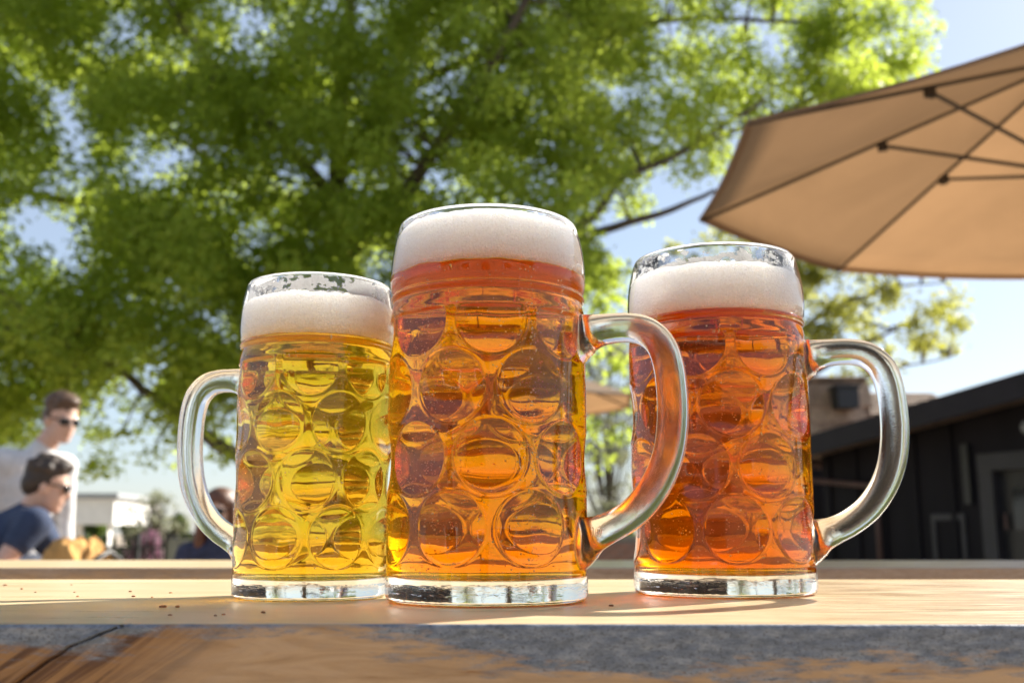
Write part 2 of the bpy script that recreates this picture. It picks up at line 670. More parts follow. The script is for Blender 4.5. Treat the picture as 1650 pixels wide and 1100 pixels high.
def slab(name, x0, x1, y0, y1, thick, parent, nx, seed, crack=False):
    """a thick plank: the near long side is a rough live edge"""
    prof = [(0.0060, 0.0), (0.0012, -0.0001), (0.0003, -0.0009)] + [(0.0, -0.0016 - (thick - 0.004) * (k / 47) ** 1.35) for k in range(48)] + [(0.003, -thick)]
    xs = np.linspace(x0, x1, nx)
    if crack:
        xs = np.concatenate([np.linspace(x0, -0.225, 60)[:-1], np.linspace(-0.225, -0.125, 300)[:-1], np.linspace(-0.125, 0.225, 300)[:-1], np.linspace(0.225, x1, 60)])
        nx = len(xs)
    V = []
    top_n = 8
    ys = np.linspace(y1, y0 + 0.006, top_n)[:-1]
    for y in ys:
        V.append(np.stack([xs, np.full(nx, y), np.zeros(nx)], -1))
    for (dy, z) in prof:
        row = []
        for x in xs:
            w = 0.0016 * mnoise.noise((x * 6, seed, 0)) + 0.0006 * mnoise.noise((x * 40, seed, z * 60)) * (1 if z < -0.0005 else 0.25)
            if z < -0.0005:
                w += 0.0004 * mnoise.noise((x * 160, seed + 3, z * 300)) + 0.12 * z * mnoise.noise((x * 9, seed + 8, 0))
            if crack and z < -0.00005:
                # crack line running from the top of the edge down to the left
                cx = -0.1475 + (z / 0.0235) * 0.047 + 0.0022 * mnoise.noise((z * 260, 2.0, 0.5)) + 0.004 * math.sin(z * 190)
                d = abs(x - cx)
                if d < 0.006:
                    w += 0.0034 * max(0, 1 - d / 0.0011) - 0.0009 * max(0, 1 - abs(d - 0.0022) / 0.0016)
            row.append((x, y0 + dy + w, z))
        V.append(np.array(row))
    V.append(np.stack([xs, np.full(nx, y1), np.full(nx, -thick)], -1))
    nv = len(V)
    V = np.concatenate(V)
    q = grid_faces(nv, nx, wrap=False, flip=True)
    back = np.stack([np.arange(nx - 1), np.arange(nx - 1) + 1, (nv - 1) * nx + np.arange(nx - 1) + 1, (nv - 1) * nx + np.arange(nx - 1)], -1)
    me = mesh_np(name, V, np.concatenate([q, back]))
    o = link(name, me, M_TOP, parent, True)
    me.materials.append(M_EDGE if crack else M_EDGE2)
    mi = np.zeros(len(me.polygons), np.int32)
    ncol = nx - 1
    mi[(top_n - 1 + 1) * ncol:(nv - 1) * ncol] = 1
    me.polygons.foreach_set('material_index', mi)
    bm = bmesh.new()
    bm.from_mesh(me)
    bmesh.ops.recalc_face_normals(bm, faces=bm.faces)
    bm.to_mesh(me)
    bm.free()
    return o


M_LEG = simple('table_leg_wood', (0.32, 0.2, 0.1), 0.6, 0.3, 12, 0.3, 0.002, stretch=(4, 4, 0.4))


def table(name, x0, x1, y0, y1, label, nx, seed, crack=False, z=0.0, thick=0.045):
    t = tag(empty(name, (0, 0, z)), label, 'table')
    slab('table_top', x0, x1, y0, y1, thick, t, nx, seed, crack)
    for sx in (x0 + 0.25, x1 - 0.25):
        for sy in (y0 + 0.07, y1 - 0.07):
            MB().box((sx - 0.035, sy - 0.035, GROUND - z), (sx + 0.035, sy + 0.035, -thick)).build('leg', M_LEG, t, bevel=0.004)
        MB().box((sx - 0.02, y0 + 0.105, -0.5), (sx + 0.02, y1 - 0.105, -0.43)).build('stretcher', M_LEG, t, bevel=0.004)
    return t


table('wooden_table', -0.75, 0.75, 0.4158, 0.8200, 'pale wooden table in front with grey weathered live edge, carrying the mugs', 700, 1.7, True)
table('wooden_table', -1.9, 1.9, 1.106, 1.42, 'blurred wooden table behind the mugs, half in umbrella shade', 260, 9.2)

# crumbs on the front table, too small to pick apart
cb = MB()
for (px, py) in ((275, 955), (8, 943), (35, 949), (57, 954), (115, 942), (120, 954), (125, 961), (245, 962), (215, 961), (210, 953), (262, 978), (286, 978), (360, 990), (347, 992), (274, 991), (424, 987), (985, 976)):
    P = at(px, py, 1.0)
    k = (0 - HCAM) / (P.z - HCAM)
    x, y = P.x * k, k
    s = random.uniform(0.0005, 0.0012)
    M = Matrix.Rotation(random.uniform(0, 6), 3, 'Z')
    cb.ellipsoid((x, y, s * 0.35), (s * 1.6, s, s * 0.6), M, 7, 5)
tag(cb.build('crumbs', simple('crumb', (0.28, 0.12, 0.05), 0.8, 0.4, 400)), 'tiny brown crumbs scattered on the pale table top', 'crumbs', kind='stuff')


# ================================================================== BEER MUGS
PROFILE_OUT = [(0.0005, 0.0016), (0.020, 0.0016), (0.040, 0.0014), (0.0455, 0.0006), (0.0480, 0.0001), (0.0502, 0.0004), (0.0517, 0.0016), (0.0524, 0.0038),
               (0.0526, 0.0065), (0.0526, 0.0085), (0.0524, 0.0115), (0.0521, 0.0150)]
PROFILE_LIP = [(0.0525, 0.1455), (0.0521, 0.1495), (0.0514, 0.1530), (0.0509, 0.1548), (0.0513, 0.1560), (0.0521, 0.1567), (0.0524, 0.1578), (0.0521, 0.1588),
               (0.0514, 0.1596), (0.0517, 0.1608), (0.0524, 0.1628), (0.0528, 0.1665), (0.0528, 0.1720), (0.0523, 0.1790), (0.0513, 0.1860), (0.0500, 0.1920),
               (0.0490, 0.1958), (0.0484, 0.1978), (0.0477, 0.1988), (0.0469, 0.1985), (0.0464, 0.1972)]
PROFILE_IN = [(0.0464, 0.1972), (0.0467, 0.1945), (0.0477, 0.1890), (0.0488, 0.1820), (0.0494, 0.1740), (0.0494, 0.1660), (0.0487, 0.1590), (0.0480, 0.1530),
              (0.0478, 0.1450), (0.0478, 0.1200), (0.0478, 0.0900), (0.0478, 0.0600), (0.0477, 0.0270), (0.0470, 0.0185), (0.0450, 0.0136), (0.0410, 0.0114), (0.0300, 0.0107), (0.0150, 0.0105), (0.0004, 0.0105)]
ROWS = [0.1395, 0.1055, 0.0710, 0.0368]
RD = 0.0176


def dents(theta, z, phase, h_az, sharp=True):
    """depth (0..1) of the round pressed eyes at angle theta and height z (1-litre mug units)"""
    d = np.zeros(np.broadcast(theta, z).shape)
    for j, zr in enumerate(ROWS):
        for k in range(8):
            tc = phase + k * math.pi / 4 + (0 if j % 2 == 0 else math.pi / 8)
            dh = (tc - h_az + math.pi) % (2 * math.pi) - math.pi
            if abs(dh) < R(17):
                continue
            dt = (theta - tc + math.pi) % (2 * math.pi) - math.pi
            rr = np.sqrt((dt * 0.0522) ** 2 + (z - zr) ** 2) / RD
            if sharp:
                e = np.clip(1 - rr ** 2, 0, 1)
                # soft raised lip round each eye
                e = e - 0.075 * np.exp(-((rr - 1.035) / 0.042) ** 2)
            else:
                e = np.exp(-(rr / 0.72) ** 2)
            d += e
    return d


def bubbles_mesh(n, rin, zmax, sz, sr, seed, phase):
    r_ = np.random.default_rng(seed)
    t = (1 + 5 ** 0.5) / 2
    ico = np.array([(-1, t, 0), (1, t, 0), (-1, -t, 0), (1, -t, 0), (0, -1, t), (0, 1, t), (0, -1, -t), (0, 1, -t), (t, 0, -1), (t, 0, 1), (-t, 0, -1), (-t, 0, 1)], float)
    ico /= np.linalg.norm(ico[0])
    tri = np.array([(0, 11, 5), (0, 5, 1), (0, 1, 7), (0, 7, 10), (0, 10, 11), (1, 5, 9), (5, 11, 4), (11, 10, 2), (10, 7, 6), (7, 1, 8), (3, 9, 4), (3, 4, 2), (3, 2, 6), (3, 6, 8), (3, 8, 9), (4, 9, 5), (2, 4, 11), (6, 2, 10), (8, 6, 7), (9, 8, 1)])
    th = r_.uniform(0, 2 * np.pi, n)
    z = r_.uniform(0.0135, zmax - 0.002, n)
    rad = r_.choice([0.00024, 0.0003, 0.0004, 0.00055], n, p=[.25, .35, .25, .15]) * r_.uniform(0.8, 1.2, n)
    ns_ = n // 2
    lines = r_.uniform(0, 2 * np.pi, 26)
    th[:ns_] = lines[r_.integers(0, 26, ns_)] + r_.normal(0, 0.006, ns_)
    inner = 0.0478 - 0.0005 * dents(th, z, phase, 99, False) - 0.0009 - np.abs(r_.normal(0, 0.004, n))
    inner = np.where(z < 0.022, np.minimum(inner, 0.042), inner)
    c = np.stack([inner * sr * np.cos(th), inner * sr * np.sin(th), z * sz], -1)
    V = (c[:, None, :] + ico[None] * rad[:, None, None]).reshape(-1, 3)
    T = (tri[None] + 12 * np.arange(n)[:, None, None]).reshape(-1, 3)
    return mesh_np('bubbles', V, None, T)


def beer_mug(loc, sr, sz, phase_deg, handle_deg, fill, foam_top, sig, label, nb, seed, lacing, number=None, handle_reach=1.0, foam_wave=0.0012, flare=0.0):
    mx, my = loc
    face = math.atan2(-my, -mx)                                  # direction from the mug to the camera
    phase, haz = face + R(phase_deg), face + R(handle_deg)
    root = tag(empty('beer_mug', (mx, my, 0.0)), label, 'mug', 'glass beer mugs on the front table')
    nu = 512
    th = np.linspace(0, 2 * math.pi, nu, endpoint=False)
    # ---- glass body: outer skin, rim and the inner wall above the beer
    foot = catmull(PROFILE_OUT, 3)
    zb = np.linspace(0.0160, 0.1450, 250)
    body = np.stack([np.interp(zb, [0.016, 0.03, 0.09, 0.145], [0.05205, 0.0523, 0.0526, 0.0525]), zb], -1)
    lip = catmull(PROFILE_LIP, 4)
    inn = catmull(PROFILE_IN, 7)
    up = inn[inn[:, 1] > fill]
    dn = inn[inn[:, 1] <= fill]
    rf = np.interp(fill, inn[::-1, 1], inn[::-1, 0])
    joint = np.array([[rf, fill]])
    prof = np.vstack([foot[:-1], body, lip, up[1:], joint])
    Rr = np.repeat(prof[:, 0:1], nu, 1)
    Zz = np.repeat(prof[:, 1:2], nu, 1)
    nb0, nb1 = len(foot) - 1, len(foot) - 1 + len(body)
    D = dents(th[None, :], Zz[nb0:nb1], phase, haz)
    fade = np.clip((Zz[nb0:nb1] - 0.0175) / 0.002, 0, 1) * np.clip((0.1462 - Zz[nb0:nb1]) / 0.0015, 0, 1) ** 0.5
    Rr[nb0:nb1] -= 0.0019 * D * fade
    def uneven(tt, zz_, amp, k, sd):
        return amp * (np.sin(3 * tt + 90 * zz_ + sd) * 0.5 + np.sin(5 * tt - 140 * zz_ + 2.1 * sd) * 0.35 + np.sin(2 * tt + 55 * zz_ - sd) * 0.6 + np.sin(k * tt + 210 * zz_ + 3 * sd) * 0.22 + np.sin((k - 4) * tt - 330 * zz_ + sd) * 0.18)
    Rr[nb0:nb1] += uneven(th[None, :], Zz[nb0:nb1], 0.00008, 17, seed) * fade
    ni0 = nb1 + len(lip)
    Rr[ni0:] -= 0.0005 * dents(th[None, :], Zz[ni0:], phase, haz, False) * np.clip((0.150 - Zz[ni0:]) / 0.01, 0, 1)
    Vt = np.stack([Rr * sr * np.cos(th), Rr * sr * np.sin(th), Zz * sz], -1).reshape(-1, 3)
    q = grid_faces(len(prof), nu)
    # the glass runs on into the handle: no skin between them where it is fused on
    fz, ft = Zz.ravel()[q].mean(1), np.repeat(th[None, :], len(prof), 0).ravel()[q[:, 0]] + math.pi / nu
    dt = ((ft - haz + math.pi) % (2 * math.pi) - math.pi) * 0.0525
    keep = np.ones(len(q), bool)
    for ze, we in ((0.1366, 1.85), (0.0312, 1.95)):
        ins = (np.abs(fz - ze) / (0.0080 * we * 0.97)) ** 2.3 + (np.abs(dt) / (0.0086 * (1 + (we - 1) * 0.75) * 0.97)) ** 2.3 < 1
        ins &= np.arange(len(q)) < (len(foot) - 1 + len(body) + 6) * nu
        keep &= ~ins
    q = q[keep]
    capc = np.arange(nu)
    me = mesh_np('glass_body', np.vstack([Vt, [[0, 0, 0.0016 * sz]]]), q, np.stack([np.roll(capc, -1), capc, np.full(nu, len(Vt))], -1))
    gb = link('glass_body', me, M_GLASS, root, True)
    me.materials.append(M_LIP)
    cz = np.zeros(len(me.polygons), np.int32)
    cz[:len(q)] = (Zz.ravel()[q].mean(1) > max(0.1612, fill + 0.0004)) & (Zz.ravel()[q].mean(1) < 0.1965)
    cz[:len(q)][Zz.ravel()[q].mean(1) < 0.0095] = 2
    me.materials.append(M_FOOT)
    cz[len(q):] = 2
    me.polygons.foreach_set('material_index', cz)
    # ---- beer: fills the cavity, its skin is the inner wall
    nbu = 256
    t2 = np.linspace(0, 2 * math.pi, nbu, endpoint=False)
    seg = [joint]
    zz = dn[dn[:, 1] > 0.0185]
    dens = np.linspace(fill, 0.0185, 110)[1:]
    seg.append(np.stack([np.interp(dens, inn[::-1, 1], inn[::-1, 0]), dens], -1))
    seg.append(dn[dn[:, 1] < 0.0184])
    bp = np.vstack(seg)
    Rb = np.repeat(bp[:, 0:1], nbu, 1)
    Zb = np.repeat(bp[:, 1:2], nbu, 1)
    Rb -= 0.0005 * dents(t2[None, :], Zb, phase, haz, False) * np.clip((0.150 - Zb) / 0.01, 0, 1) * np.clip((Zb - 0.0175) / 0.005, 0, 1)
    Rb += uneven(t2[None, :], Zb, 0.00016, 15, seed + 1.7) * np.clip((0.150 - Zb) / 0.012, 0, 1) * np.clip((Zb - 0.0185) / 0.006, 0, 1)
    top_r = [rf * f for f in (0.97, 0.7, 0.35, 0.01)]
    Rt = np.repeat(np.array(top_r)[::-1, None], nbu, 1)
    Zt = np.repeat(fill + np.array([0.0110, 0.0105, 0.0085, 0.0011])[:, None], nbu, 1)
    Ra, Za = np.vstack([Rt, Rb]), np.vstack([Zt, Zb])
    Vb = np.stack([Ra * sr * np.cos(t2), Ra * sr * np.sin(t2), Za * sz], -1).reshape(-1, 3)
    me = mesh_np('beer', Vb, grid_faces(len(Ra), nbu, flip=True))
    beer = link('beer', me, beer_mat('beer_%d' % seed, sig), root, True)
    bo = link('bubbles', bubbles_mesh(nb, None, fill, sz, sr, seed, phase), M_BUBBLE, beer, True)
    tag(bo, kind='stuff')
    # ---- foam head
    nf = 240
    t3 = np.linspace(0, 2 * math.pi, nf, endpoint=False)
    edge = np.array([mnoise.noise((math.cos(a) * 2.2, math.sin(a) * 2.2, seed)) + 0.45 * mnoise.noise((math.cos(a) * 8, math.sin(a) * 8, seed + 5)) for a in t3])
    bot = np.array([mnoise.noise((math.cos(a) * 3, math.sin(a) * 3, seed + 9)) for a in t3])
    rows = []
    zbot = fill - 0.0006 - 0.0011 * np.clip(bot + 0.3, 0, 1) - 0.0005 * np.abs(np.array([mnoise.noise((math.cos(a) * 22, math.sin(a) * 22, seed)) for a in t3]))
    rows.append((np.full(nf, 0.001), zbot + 0.0105))
    rows.append((np.full(nf, rf * 0.35), zbot + 0.0100))
    rows.append((np.full(nf, rf * 0.7), zbot + 0.0080))
    rows.append((np.full(nf, rf - 0.001), zbot + 0.0 * t3))
    ztop = foam_top + foam_wave * edge
    for f in np.linspace(0, 1, 14):
        z = zbot + 0.0003 + (ztop - zbot - 0.0003) * f
        r_in = np.interp(z, inn[::-1, 1], inn[::-1, 0])
        rows.append((r_in + 0.00025 + (0.0022 - 0.0030 * f ** 10) * np.clip((z - max(0.1625, fill + 0.0012)) / 0.0035, 0, 1), z))
    for k, f in enumerate((0.965, 0.93, 0.88, 0.8, 0.7, 0.58, 0.45, 0.3, 0.15, 0.02)):
        rr = np.interp(ztop, inn[::-1, 1], inn[::-1, 0]) * f
        b = np.array([mnoise.noise((r * math.cos(a) * 70, r * math.sin(a) * 70, seed + 2)) + 0.5 * mnoise.noise((r * math.cos(a) * 190, r * math.sin(a) * 190, seed)) for a, r in zip(t3, rr)])
        z = ztop * f ** 2 + foam_top * (1 - f ** 2) + 0.0016 * (1 - f ** 2) + 0.0011 * b - 0.0004 * (f > 0.9)
        rows.append((rr, z))
    Rf = np.array([a for a, b in rows])
    Zf = np.array([b for a, b in rows])
    Vf = np.stack([Rf * sr * np.cos(t3), Rf * sr * np.sin(t3), Zf * sz], -1).reshape(-1, 3)
    foam = link('foam', mesh_np('foam', Vf, grid_faces(len(Rf), nf)), foam_mat('beer_foam_%d' % seed), root, True)
    # underside: beer-soaked foam, its tint imitating light filtered through the beer
    wet_lit = simple('beer_lit_wet_foam_%d' % seed, tuple(0.86 * math.exp(-0.017 * x) for x in sig), 0.6, 0.12, 300, 0.5, 0.001, bscale=700)
    foam.data.materials.append(wet_lit)
    fi = np.zeros(len(foam.data.polygons), np.int32)
    fi[:4 * nf] = 1
    foam.data.polygons.foreach_set('material_index', fi)
    # ---- film of foam left clinging to the wall above the head
    if lacing:
        z0, z1, lo, hi = lacing
        zl = np.linspace(z0, z1, 12)
        rl = np.interp(zl, inn[::-1, 1], inn[::-1, 0]) + 0.00015
        Vl = np.stack([np.outer(rl, np.cos(t3)) * sr, np.outer(rl, np.sin(t3)) * sr, np.repeat(zl[:, None], nf, 1) * sz], -1).reshape(-1, 3)
        link('foam_film', mesh_np('foam_film', Vl, grid_faces(12, nf)), foam_mat('foam_film_%d' % seed, (lo, hi, z0 * sz, z1 * sz)), foam, True)
    # ---- handle: swept oval, flaring where it meets the body
    k = handle_reach
    path = [(0.0512, 0.1366, 1.85), (0.0540, 0.1374, 1.42), (0.0580, 0.1384, 1.16), (0.0660, 0.1396, 0.98), (0.0790, 0.1398, 0.93), (0.0900, 0.1372, 0.95), (0.0985, 0.1300, 0.97),
            (0.1027, 0.1190, 0.98), (0.1043, 0.1040, 0.98), (0.1040, 0.0890, 0.98), (0.1012, 0.0740, 0.97), (0.0950, 0.0605, 0.96), (0.0855, 0.0488, 0.95),
            (0.0745, 0.0410, 0.95), (0.0650, 0.0366, 0.99), (0.0580, 0.0340, 1.16), (0.0540, 0.0324, 1.45), (0.0512, 0.0312, 1.95)]
    sm = catmull(path, 8)
    ns = 36
    an = np.linspace(0, 2 * math.pi, ns, endpoint=False)
    V = []
    for i, (r, z, w) in enumerate(sm):
        a, b = sm[max(i - 1, 0)], sm[min(i + 1, len(sm) - 1)]
        tr, tz = b[0] - a[0], b[1] - a[1]
        l = math.hypot(tr, tz)
        nr, nz = -tz / l, tr / l                                   # in-plane normal of the path
        if i < 10 or i > len(sm) - 10:                             # keep the end rings parallel to the wall
            f = min(i, len(sm) - 1 - i) / 10
            sgn = 1 if i < 10 else -1
            nr, nz = nr * f, nz * f + sgn * (1 - f)
            l = math.hypot(nr, nz)
            nr, nz = nr / l, nz / l
        flare_t = 1 + (w - 1) * 0.75 if w > 1 else w
        hx, hy = 0.0080 * w, 0.0086 * flare_t
        for a_ in an:
            ca, sa = math.cos(a_), math.sin(a_)
            ca = math.copysign(abs(ca) ** 0.66, ca)
            sa = math.copysign(abs(sa) ** 0.66, sa)
            rr = (r - 0.0525) * k + 0.0525 + nr * hx * ca
            zz_ = z + nz * hx * ca
            tt = hy * sa
            if r < 0.056:                                          # wrap the foot of the handle onto the round wall
                rr -= (tt * tt) / (2 * 0.0525) * (0.056 - r) / 0.0048
            V.append((rr * sr, tt * sr, zz_ * sz))
    V = np.array(V)
    ca, sa = math.cos(haz), math.sin(haz)
    V = np.stack([V[:, 0] * ca - V[:, 1] * sa, V[:, 0] * sa + V[:, 1] * ca, V[:, 2]], -1)
    nr_ = len(sm)
    q = grid_faces(nr_, ns)
    c0, c1 = V[:ns].mean(0), V[-ns:].mean(0)
    i0 = np.arange(ns)
    t_a = np.stack([np.roll(i0, -1), i0, np.full(ns, len(V))], -1)
    t_b = np.stack([i0 + (nr_ - 1) * ns, np.roll(i0, -1) + (nr_ - 1) * ns, np.full(ns, len(V) + 1)], -1)
    me = mesh_np('handle', V, q[:, ::-1])
    hd = link('handle', me, M_HANDLE, root, True)
    # ---- raised mould number on the lower end of the handle
    if number:
        txt, rpos, size = number
        cu = bpy.data.curves.new('number', 'FONT')
        cu.body = txt
        cu.size = size
        cu.extrude = 0.0004
        cu.bevel_depth = 0.00018
        cu.align_x = 'CENTER'
        cu.align_y = 'CENTER'
        to = bpy.data.objects.new('number_tmp', cu)
        col.objects.link(to)
        dg = bpy.context.evaluated_depsgraph_get()
        me = bpy.data.meshes.new_from_object(to.evaluated_get(dg))
        bpy.data.objects.remove(to)
        no = link('embossed_number', me, M_GLASS, hd, False)
        i = int(np.argmin(np.abs(sm[:, 0] - rpos) + (sm[:, 1] > 0.09) * 9))
        r, z, w = sm[i]
        r = (r - 0.0525) * k + 0.0525
        P = Vector(((r * sr) * ca, (r * sr) * sa, z * sz))
        out = Vector((-mx, -my, 0)).normalized()
        tang = Vector((ca, sa, 0))
        nrm = (out - tang * out.dot(tang)).normalized()
        right = Vector((-nrm.y, nrm.x, 0))
        pos = P + nrm * (0.0088 * sr - 0.0002)
        Mx = Matrix((right, Vector((0, 0, 1)), nrm)).transposed().to_4x4()
        Mx.translation = pos
        no.matrix_local = Mx
    if flare:
        for o in [c for c in bpy.data.objects if c.type == 'MESH' and (c.parent == root or (c.parent and c.parent.parent == root))]:
            n = len(o.data.vertices)
            co = np.empty(n * 3, np.float32)
            o.data.vertices.foreach_get('co', co)
            co = co.reshape(-1, 3)
            co[:, :2] *= (1 + flare * co[:, 2:3] / 0.174)
            o.data.vertices.foreach_set('co', co.ravel())
            o.data.update()
    return root


# absorption per metre (red, green, blue)
SIG_AMBER = (0.4, 14.0, 105.0)
SIG_GOLD = (0.7, 7.6, 50.0)
SIG_RED = (2.2, 20.0, 110.0)
beer_mug((-0.0131, 0.558), 1.0, 1.0, 2, 73, 0.1702, 0.1962, SIG_AMBER, 'tallest front glass mug of amber beer in the middle, foam up to its rim', 2400, 11, None, ('10', 0.0605, 0.0062), 0.89)
beer_mug((0.1237, 0.626), 1.0, 0.996, -14, 87, 0.1597, 0.1880, SIG_RED, 'glass mug of reddish dark beer with its handle to the right', 1500, 23, (0.1830, 0.1965, 0.40, 0.56), ('3', 0.0630, 0.0055), 0.9, 0.0022)
beer_mug((-0.1110, 0.592), 0.805, 0.874, -5, -118, 0.1612, 0.1870, SIG_GOLD, 'smaller glass mug of golden yellow beer with its handle to the left', 600, 37, (0.1820, 0.1968, 0.49, 0.43), None, 0.90, 0.0012, 0.045)

# ================================================================== UMBRELLAS
M_CANVAS = canvas_mat('tan_canvas', (0.30, 0.215, 0.145), (1.0, 0.79, 0.56))
M_RIB = simple('umbrella_rib_bronze', (0.045, 0.035, 0.028), 0.45, 0.2, 40, metal=0.3)
M_POLE = simple('umbrella_pole', (0.07, 0.055, 0.045), 0.4, 0.2, 30, metal=0.4)
M_STONE = simple('umbrella_base_stone', (0.25, 0.24, 0.23), 0.8, 0.25, 20, 0.4, 0.004)


def umbrella(hub, Rr, drop, th0, tilt, label, detail=True):
    t = tag(empty('patio_umbrella', (hub[0], hub[1], GROUND)), label, 'umbrella', 'tan patio umbrellas')
    H = hub[2] - GROUND
    tx, ty = tilt

    def vert(k, f, sag=0.0):
        a = th0 - k * math.pi / 4
        c, s = math.cos(a) * Rr * f, math.sin(a) * Rr * f
        return Vector((c, s, H - drop * f + tx * c + ty * s - sag))

    nf, ns = 9, 8
    for k in range(8):
        vs, fs = [], []
        for i in range(nf + 1):
            f = max(i / nf, 0.012)
            A, B = vert(k, f), vert(k + 1, f)
            for j in range(ns + 1):
                s = j / ns
                P = A.lerp(B, s)
                bow = 4 * s * (1 - s)
                P.z -= 0.035 * bow * f * (1 - 0.45 * f)                # cloth sags a little between its ribs
                P += (Vector((0, 0, P.z)) - P).normalized() * (0.006 * bow * f ** 3)
                vs.append(P)
        for i in range(nf):
            for j in range(ns):
                a = i * (ns + 1) + j
                fs.append((a, a + 1, a + ns + 2, a + ns + 1))
        # short hem turned down at the outer edge
        b = len(vs)
        for j in range(ns + 1):
            P = vs[nf * (ns + 1) + j]
            vs.append(Vector((P.x * 0.997, P.y * 0.997, P.z - 0.012)))
        for j in range(ns):
            fs.append((nf * (ns + 1) + j, nf * (ns + 1) + j + 1, b + j + 1, b + j))
        pn = MB().add(vs, fs).build('canvas_panel', M_CANVAS, t, True)
        hm = MB()
        ring = [Vector(vs[nf * (ns + 1) + j]) for j in range(ns + 1)]
        inn_ = [Vector((p.x * 0.975, p.y * 0.975, p.z + 0.0088 - 0.004)) for p in ring]
        out_ = [Vector((p.x * 0.998, p.y * 0.998, p.z - 0.004)) for p in ring]
        hm.add(inn_ + out_, [(j, j + 1, ns + 2 + j, ns + 1 + j) for j in range(ns)])
        hm.build('hem', M_CANVAS, pn, True)
    zr = H - 0.45
    for k in range(8):
        A, B = vert(k, 0.02), vert(k, 0.995)
        d = Vector((0, 0, -0.014))
        rb = MB().tube([A + d, B + d], 0.0075, 6).build('rib', M_RIB, t)
        P = vert(k, 0.48) + Vector((0, 0, -0.03))
        a = th0 - k * math.pi / 4
        Q = Vector((0.03 * math.cos(a), 0.03 * math.sin(a), zr))
        MB().tube([P, Q], 0.0075, 6).build('strut', M_RIB, t)
        MB().box((-0.018, -0.011, -0.02), (0.018, 0.011, 0.014), Matrix.Translation(P) @ Matrix.Rotation(a, 4, 'Z')).build('joint', M_RIB, rb)
    MB().tube([(0, 0, 0.06), (0, 0, H + 0.0)], 0.019, 14).build('pole', M_POLE, t, True)
    MB().tube([(0, 0, zr - 0.03), (0, 0, zr - 0.02), (0, 0, zr + 0.02), (0, 0, zr + 0.03)], [0.026, 0.036, 0.036, 0.026], 14).build('runner', M_RIB, t, True)
    MB().tube([(0, 0, H - 0.03), (0, 0, H + 0.02), (0, 0, H + 0.05), (0, 0, H + 0.075)], [0.032, 0.032, 0.02, 0.004], 14).build('finial', M_RIB, t, True)
    MB().tube([(0, 0, 0.001), (0, 0, 0.05), (0, 0, 0.06), (0, 0, 0.061), (0, 0, 0.22)], [0.25, 0.24, 0.2, 0.03, 0.03], 24).build('base', M_STONE, t, True)
    return t


umbrella((2.0556, 3.5891, 1.7583), 1.412, 0.5061, 3.4969, (-0.0443, 0.0112), 'large tan canvas umbrella seen from below at the right')
u2 = at(822, 572, 9.2)
umbrella((u2.x, u2.y, u2.z), 1.15, 0.42, 0.30, (0.0, 0.0), 'distant tan umbrella whose tip shows between the two amber mugs')


# ================================================================== TREES
def leaves_mesh(name, centers, radii, counts, size, seed, squash=0.75):
    r_ = np.random.default_rng(seed)
    cs = np.repeat(np.asarray(centers), counts, 0)
    rs = np.repeat(np.asarray(radii), counts)
    n = len(cs)
    d = r_.normal(size=(n, 3))
    d /= np.linalg.norm(d, axis=1)[:, None]
    rad = rs * r_.uniform(0.0, 1.0, n) ** 0.5
    # lumpy clump outline
    P = cs + d * rad[:, None] * np.array([1, 1, squash]) + r_.normal(0, 0.04, (n, 3))
    u = r_.normal(size=(n, 3))
    u[:, 2] = u[:, 2] * 0.5 - 0.35
    u /= np.linalg.norm(u, axis=1)[:, None]
    w = np.cross(u, r_.normal(size=(n, 3)) + np.array([0, 0, 0.0]))
    w /= np.linalg.norm(w, axis=1)[:, None] + 1e-9
    nn = np.cross(u, w)
    s = (size * r_.uniform(0.65, 1.3, n))[:, None]
    v = np.stack([P - u * s * 0.5, P + w * s * 0.27 + nn * s * 0.06, P + u * s * 0.5, P - w * s * 0.27 + nn * s * 0.06], 1).reshape(-1, 3)
    q = np.arange(4 * n).reshape(-1, 4)
    return mesh_np(name, v, q)


def branch(parent, pts, r0, r1, m, name='limb', n=9, wig=0.05):
    P = catmull([tuple(p) for p in pts], 5)
    P = P + np.array([[mnoise.noise((k * 0.7, p[0], 1)) * wig, mnoise.noise((k * 0.7, p[1], 2)) * wig, mnoise.noise((k * 0.7, p[2], 3)) * wig] for k, p in enumerate(P)]) * np.linspace(0.2, 1, len(P))[:, None]
    rr = np.linspace(0, 1, len(P))
    rads = r0 + (r1 - r0) * rr ** 0.8
    return MB().tube([Vector(p) for p in P], list(rads), n).build(name, m, parent, True), P


M_BARK = bark_mat()
M_LEAF = leaf_mat('spring_leaf', (0.080, 0.142, 0.014), (0.185, 0.25, 0.028), (0.60, 0.72, 0.095), 0.66)


def inside(poly, x, y):
    c = False
    j = len(poly) - 1
    for i in range(len(poly)):
        xi, yi = poly[i]
        xj, yj = poly[j]
        if (yi > y) != (yj > y) and x < (xj - xi) * (y - yi) / (yj - yi) + xi:
            c = not c
        j = i
    return c


# the big shade tree: trunk behind the yellow-beer mug, crown spreading over the whole upper left
TY = 12.0
tb = at(575, 860, TY)
tree = tag(empty('shade_tree', (tb.x, tb.y, GROUND)), 'big spring-green shade tree spreading over the mugs', 'tree')
T0 = Vector((tb.x, tb.y, GROUND))


def loc(px, py, Y):
    return at(px, py, Y) - T0


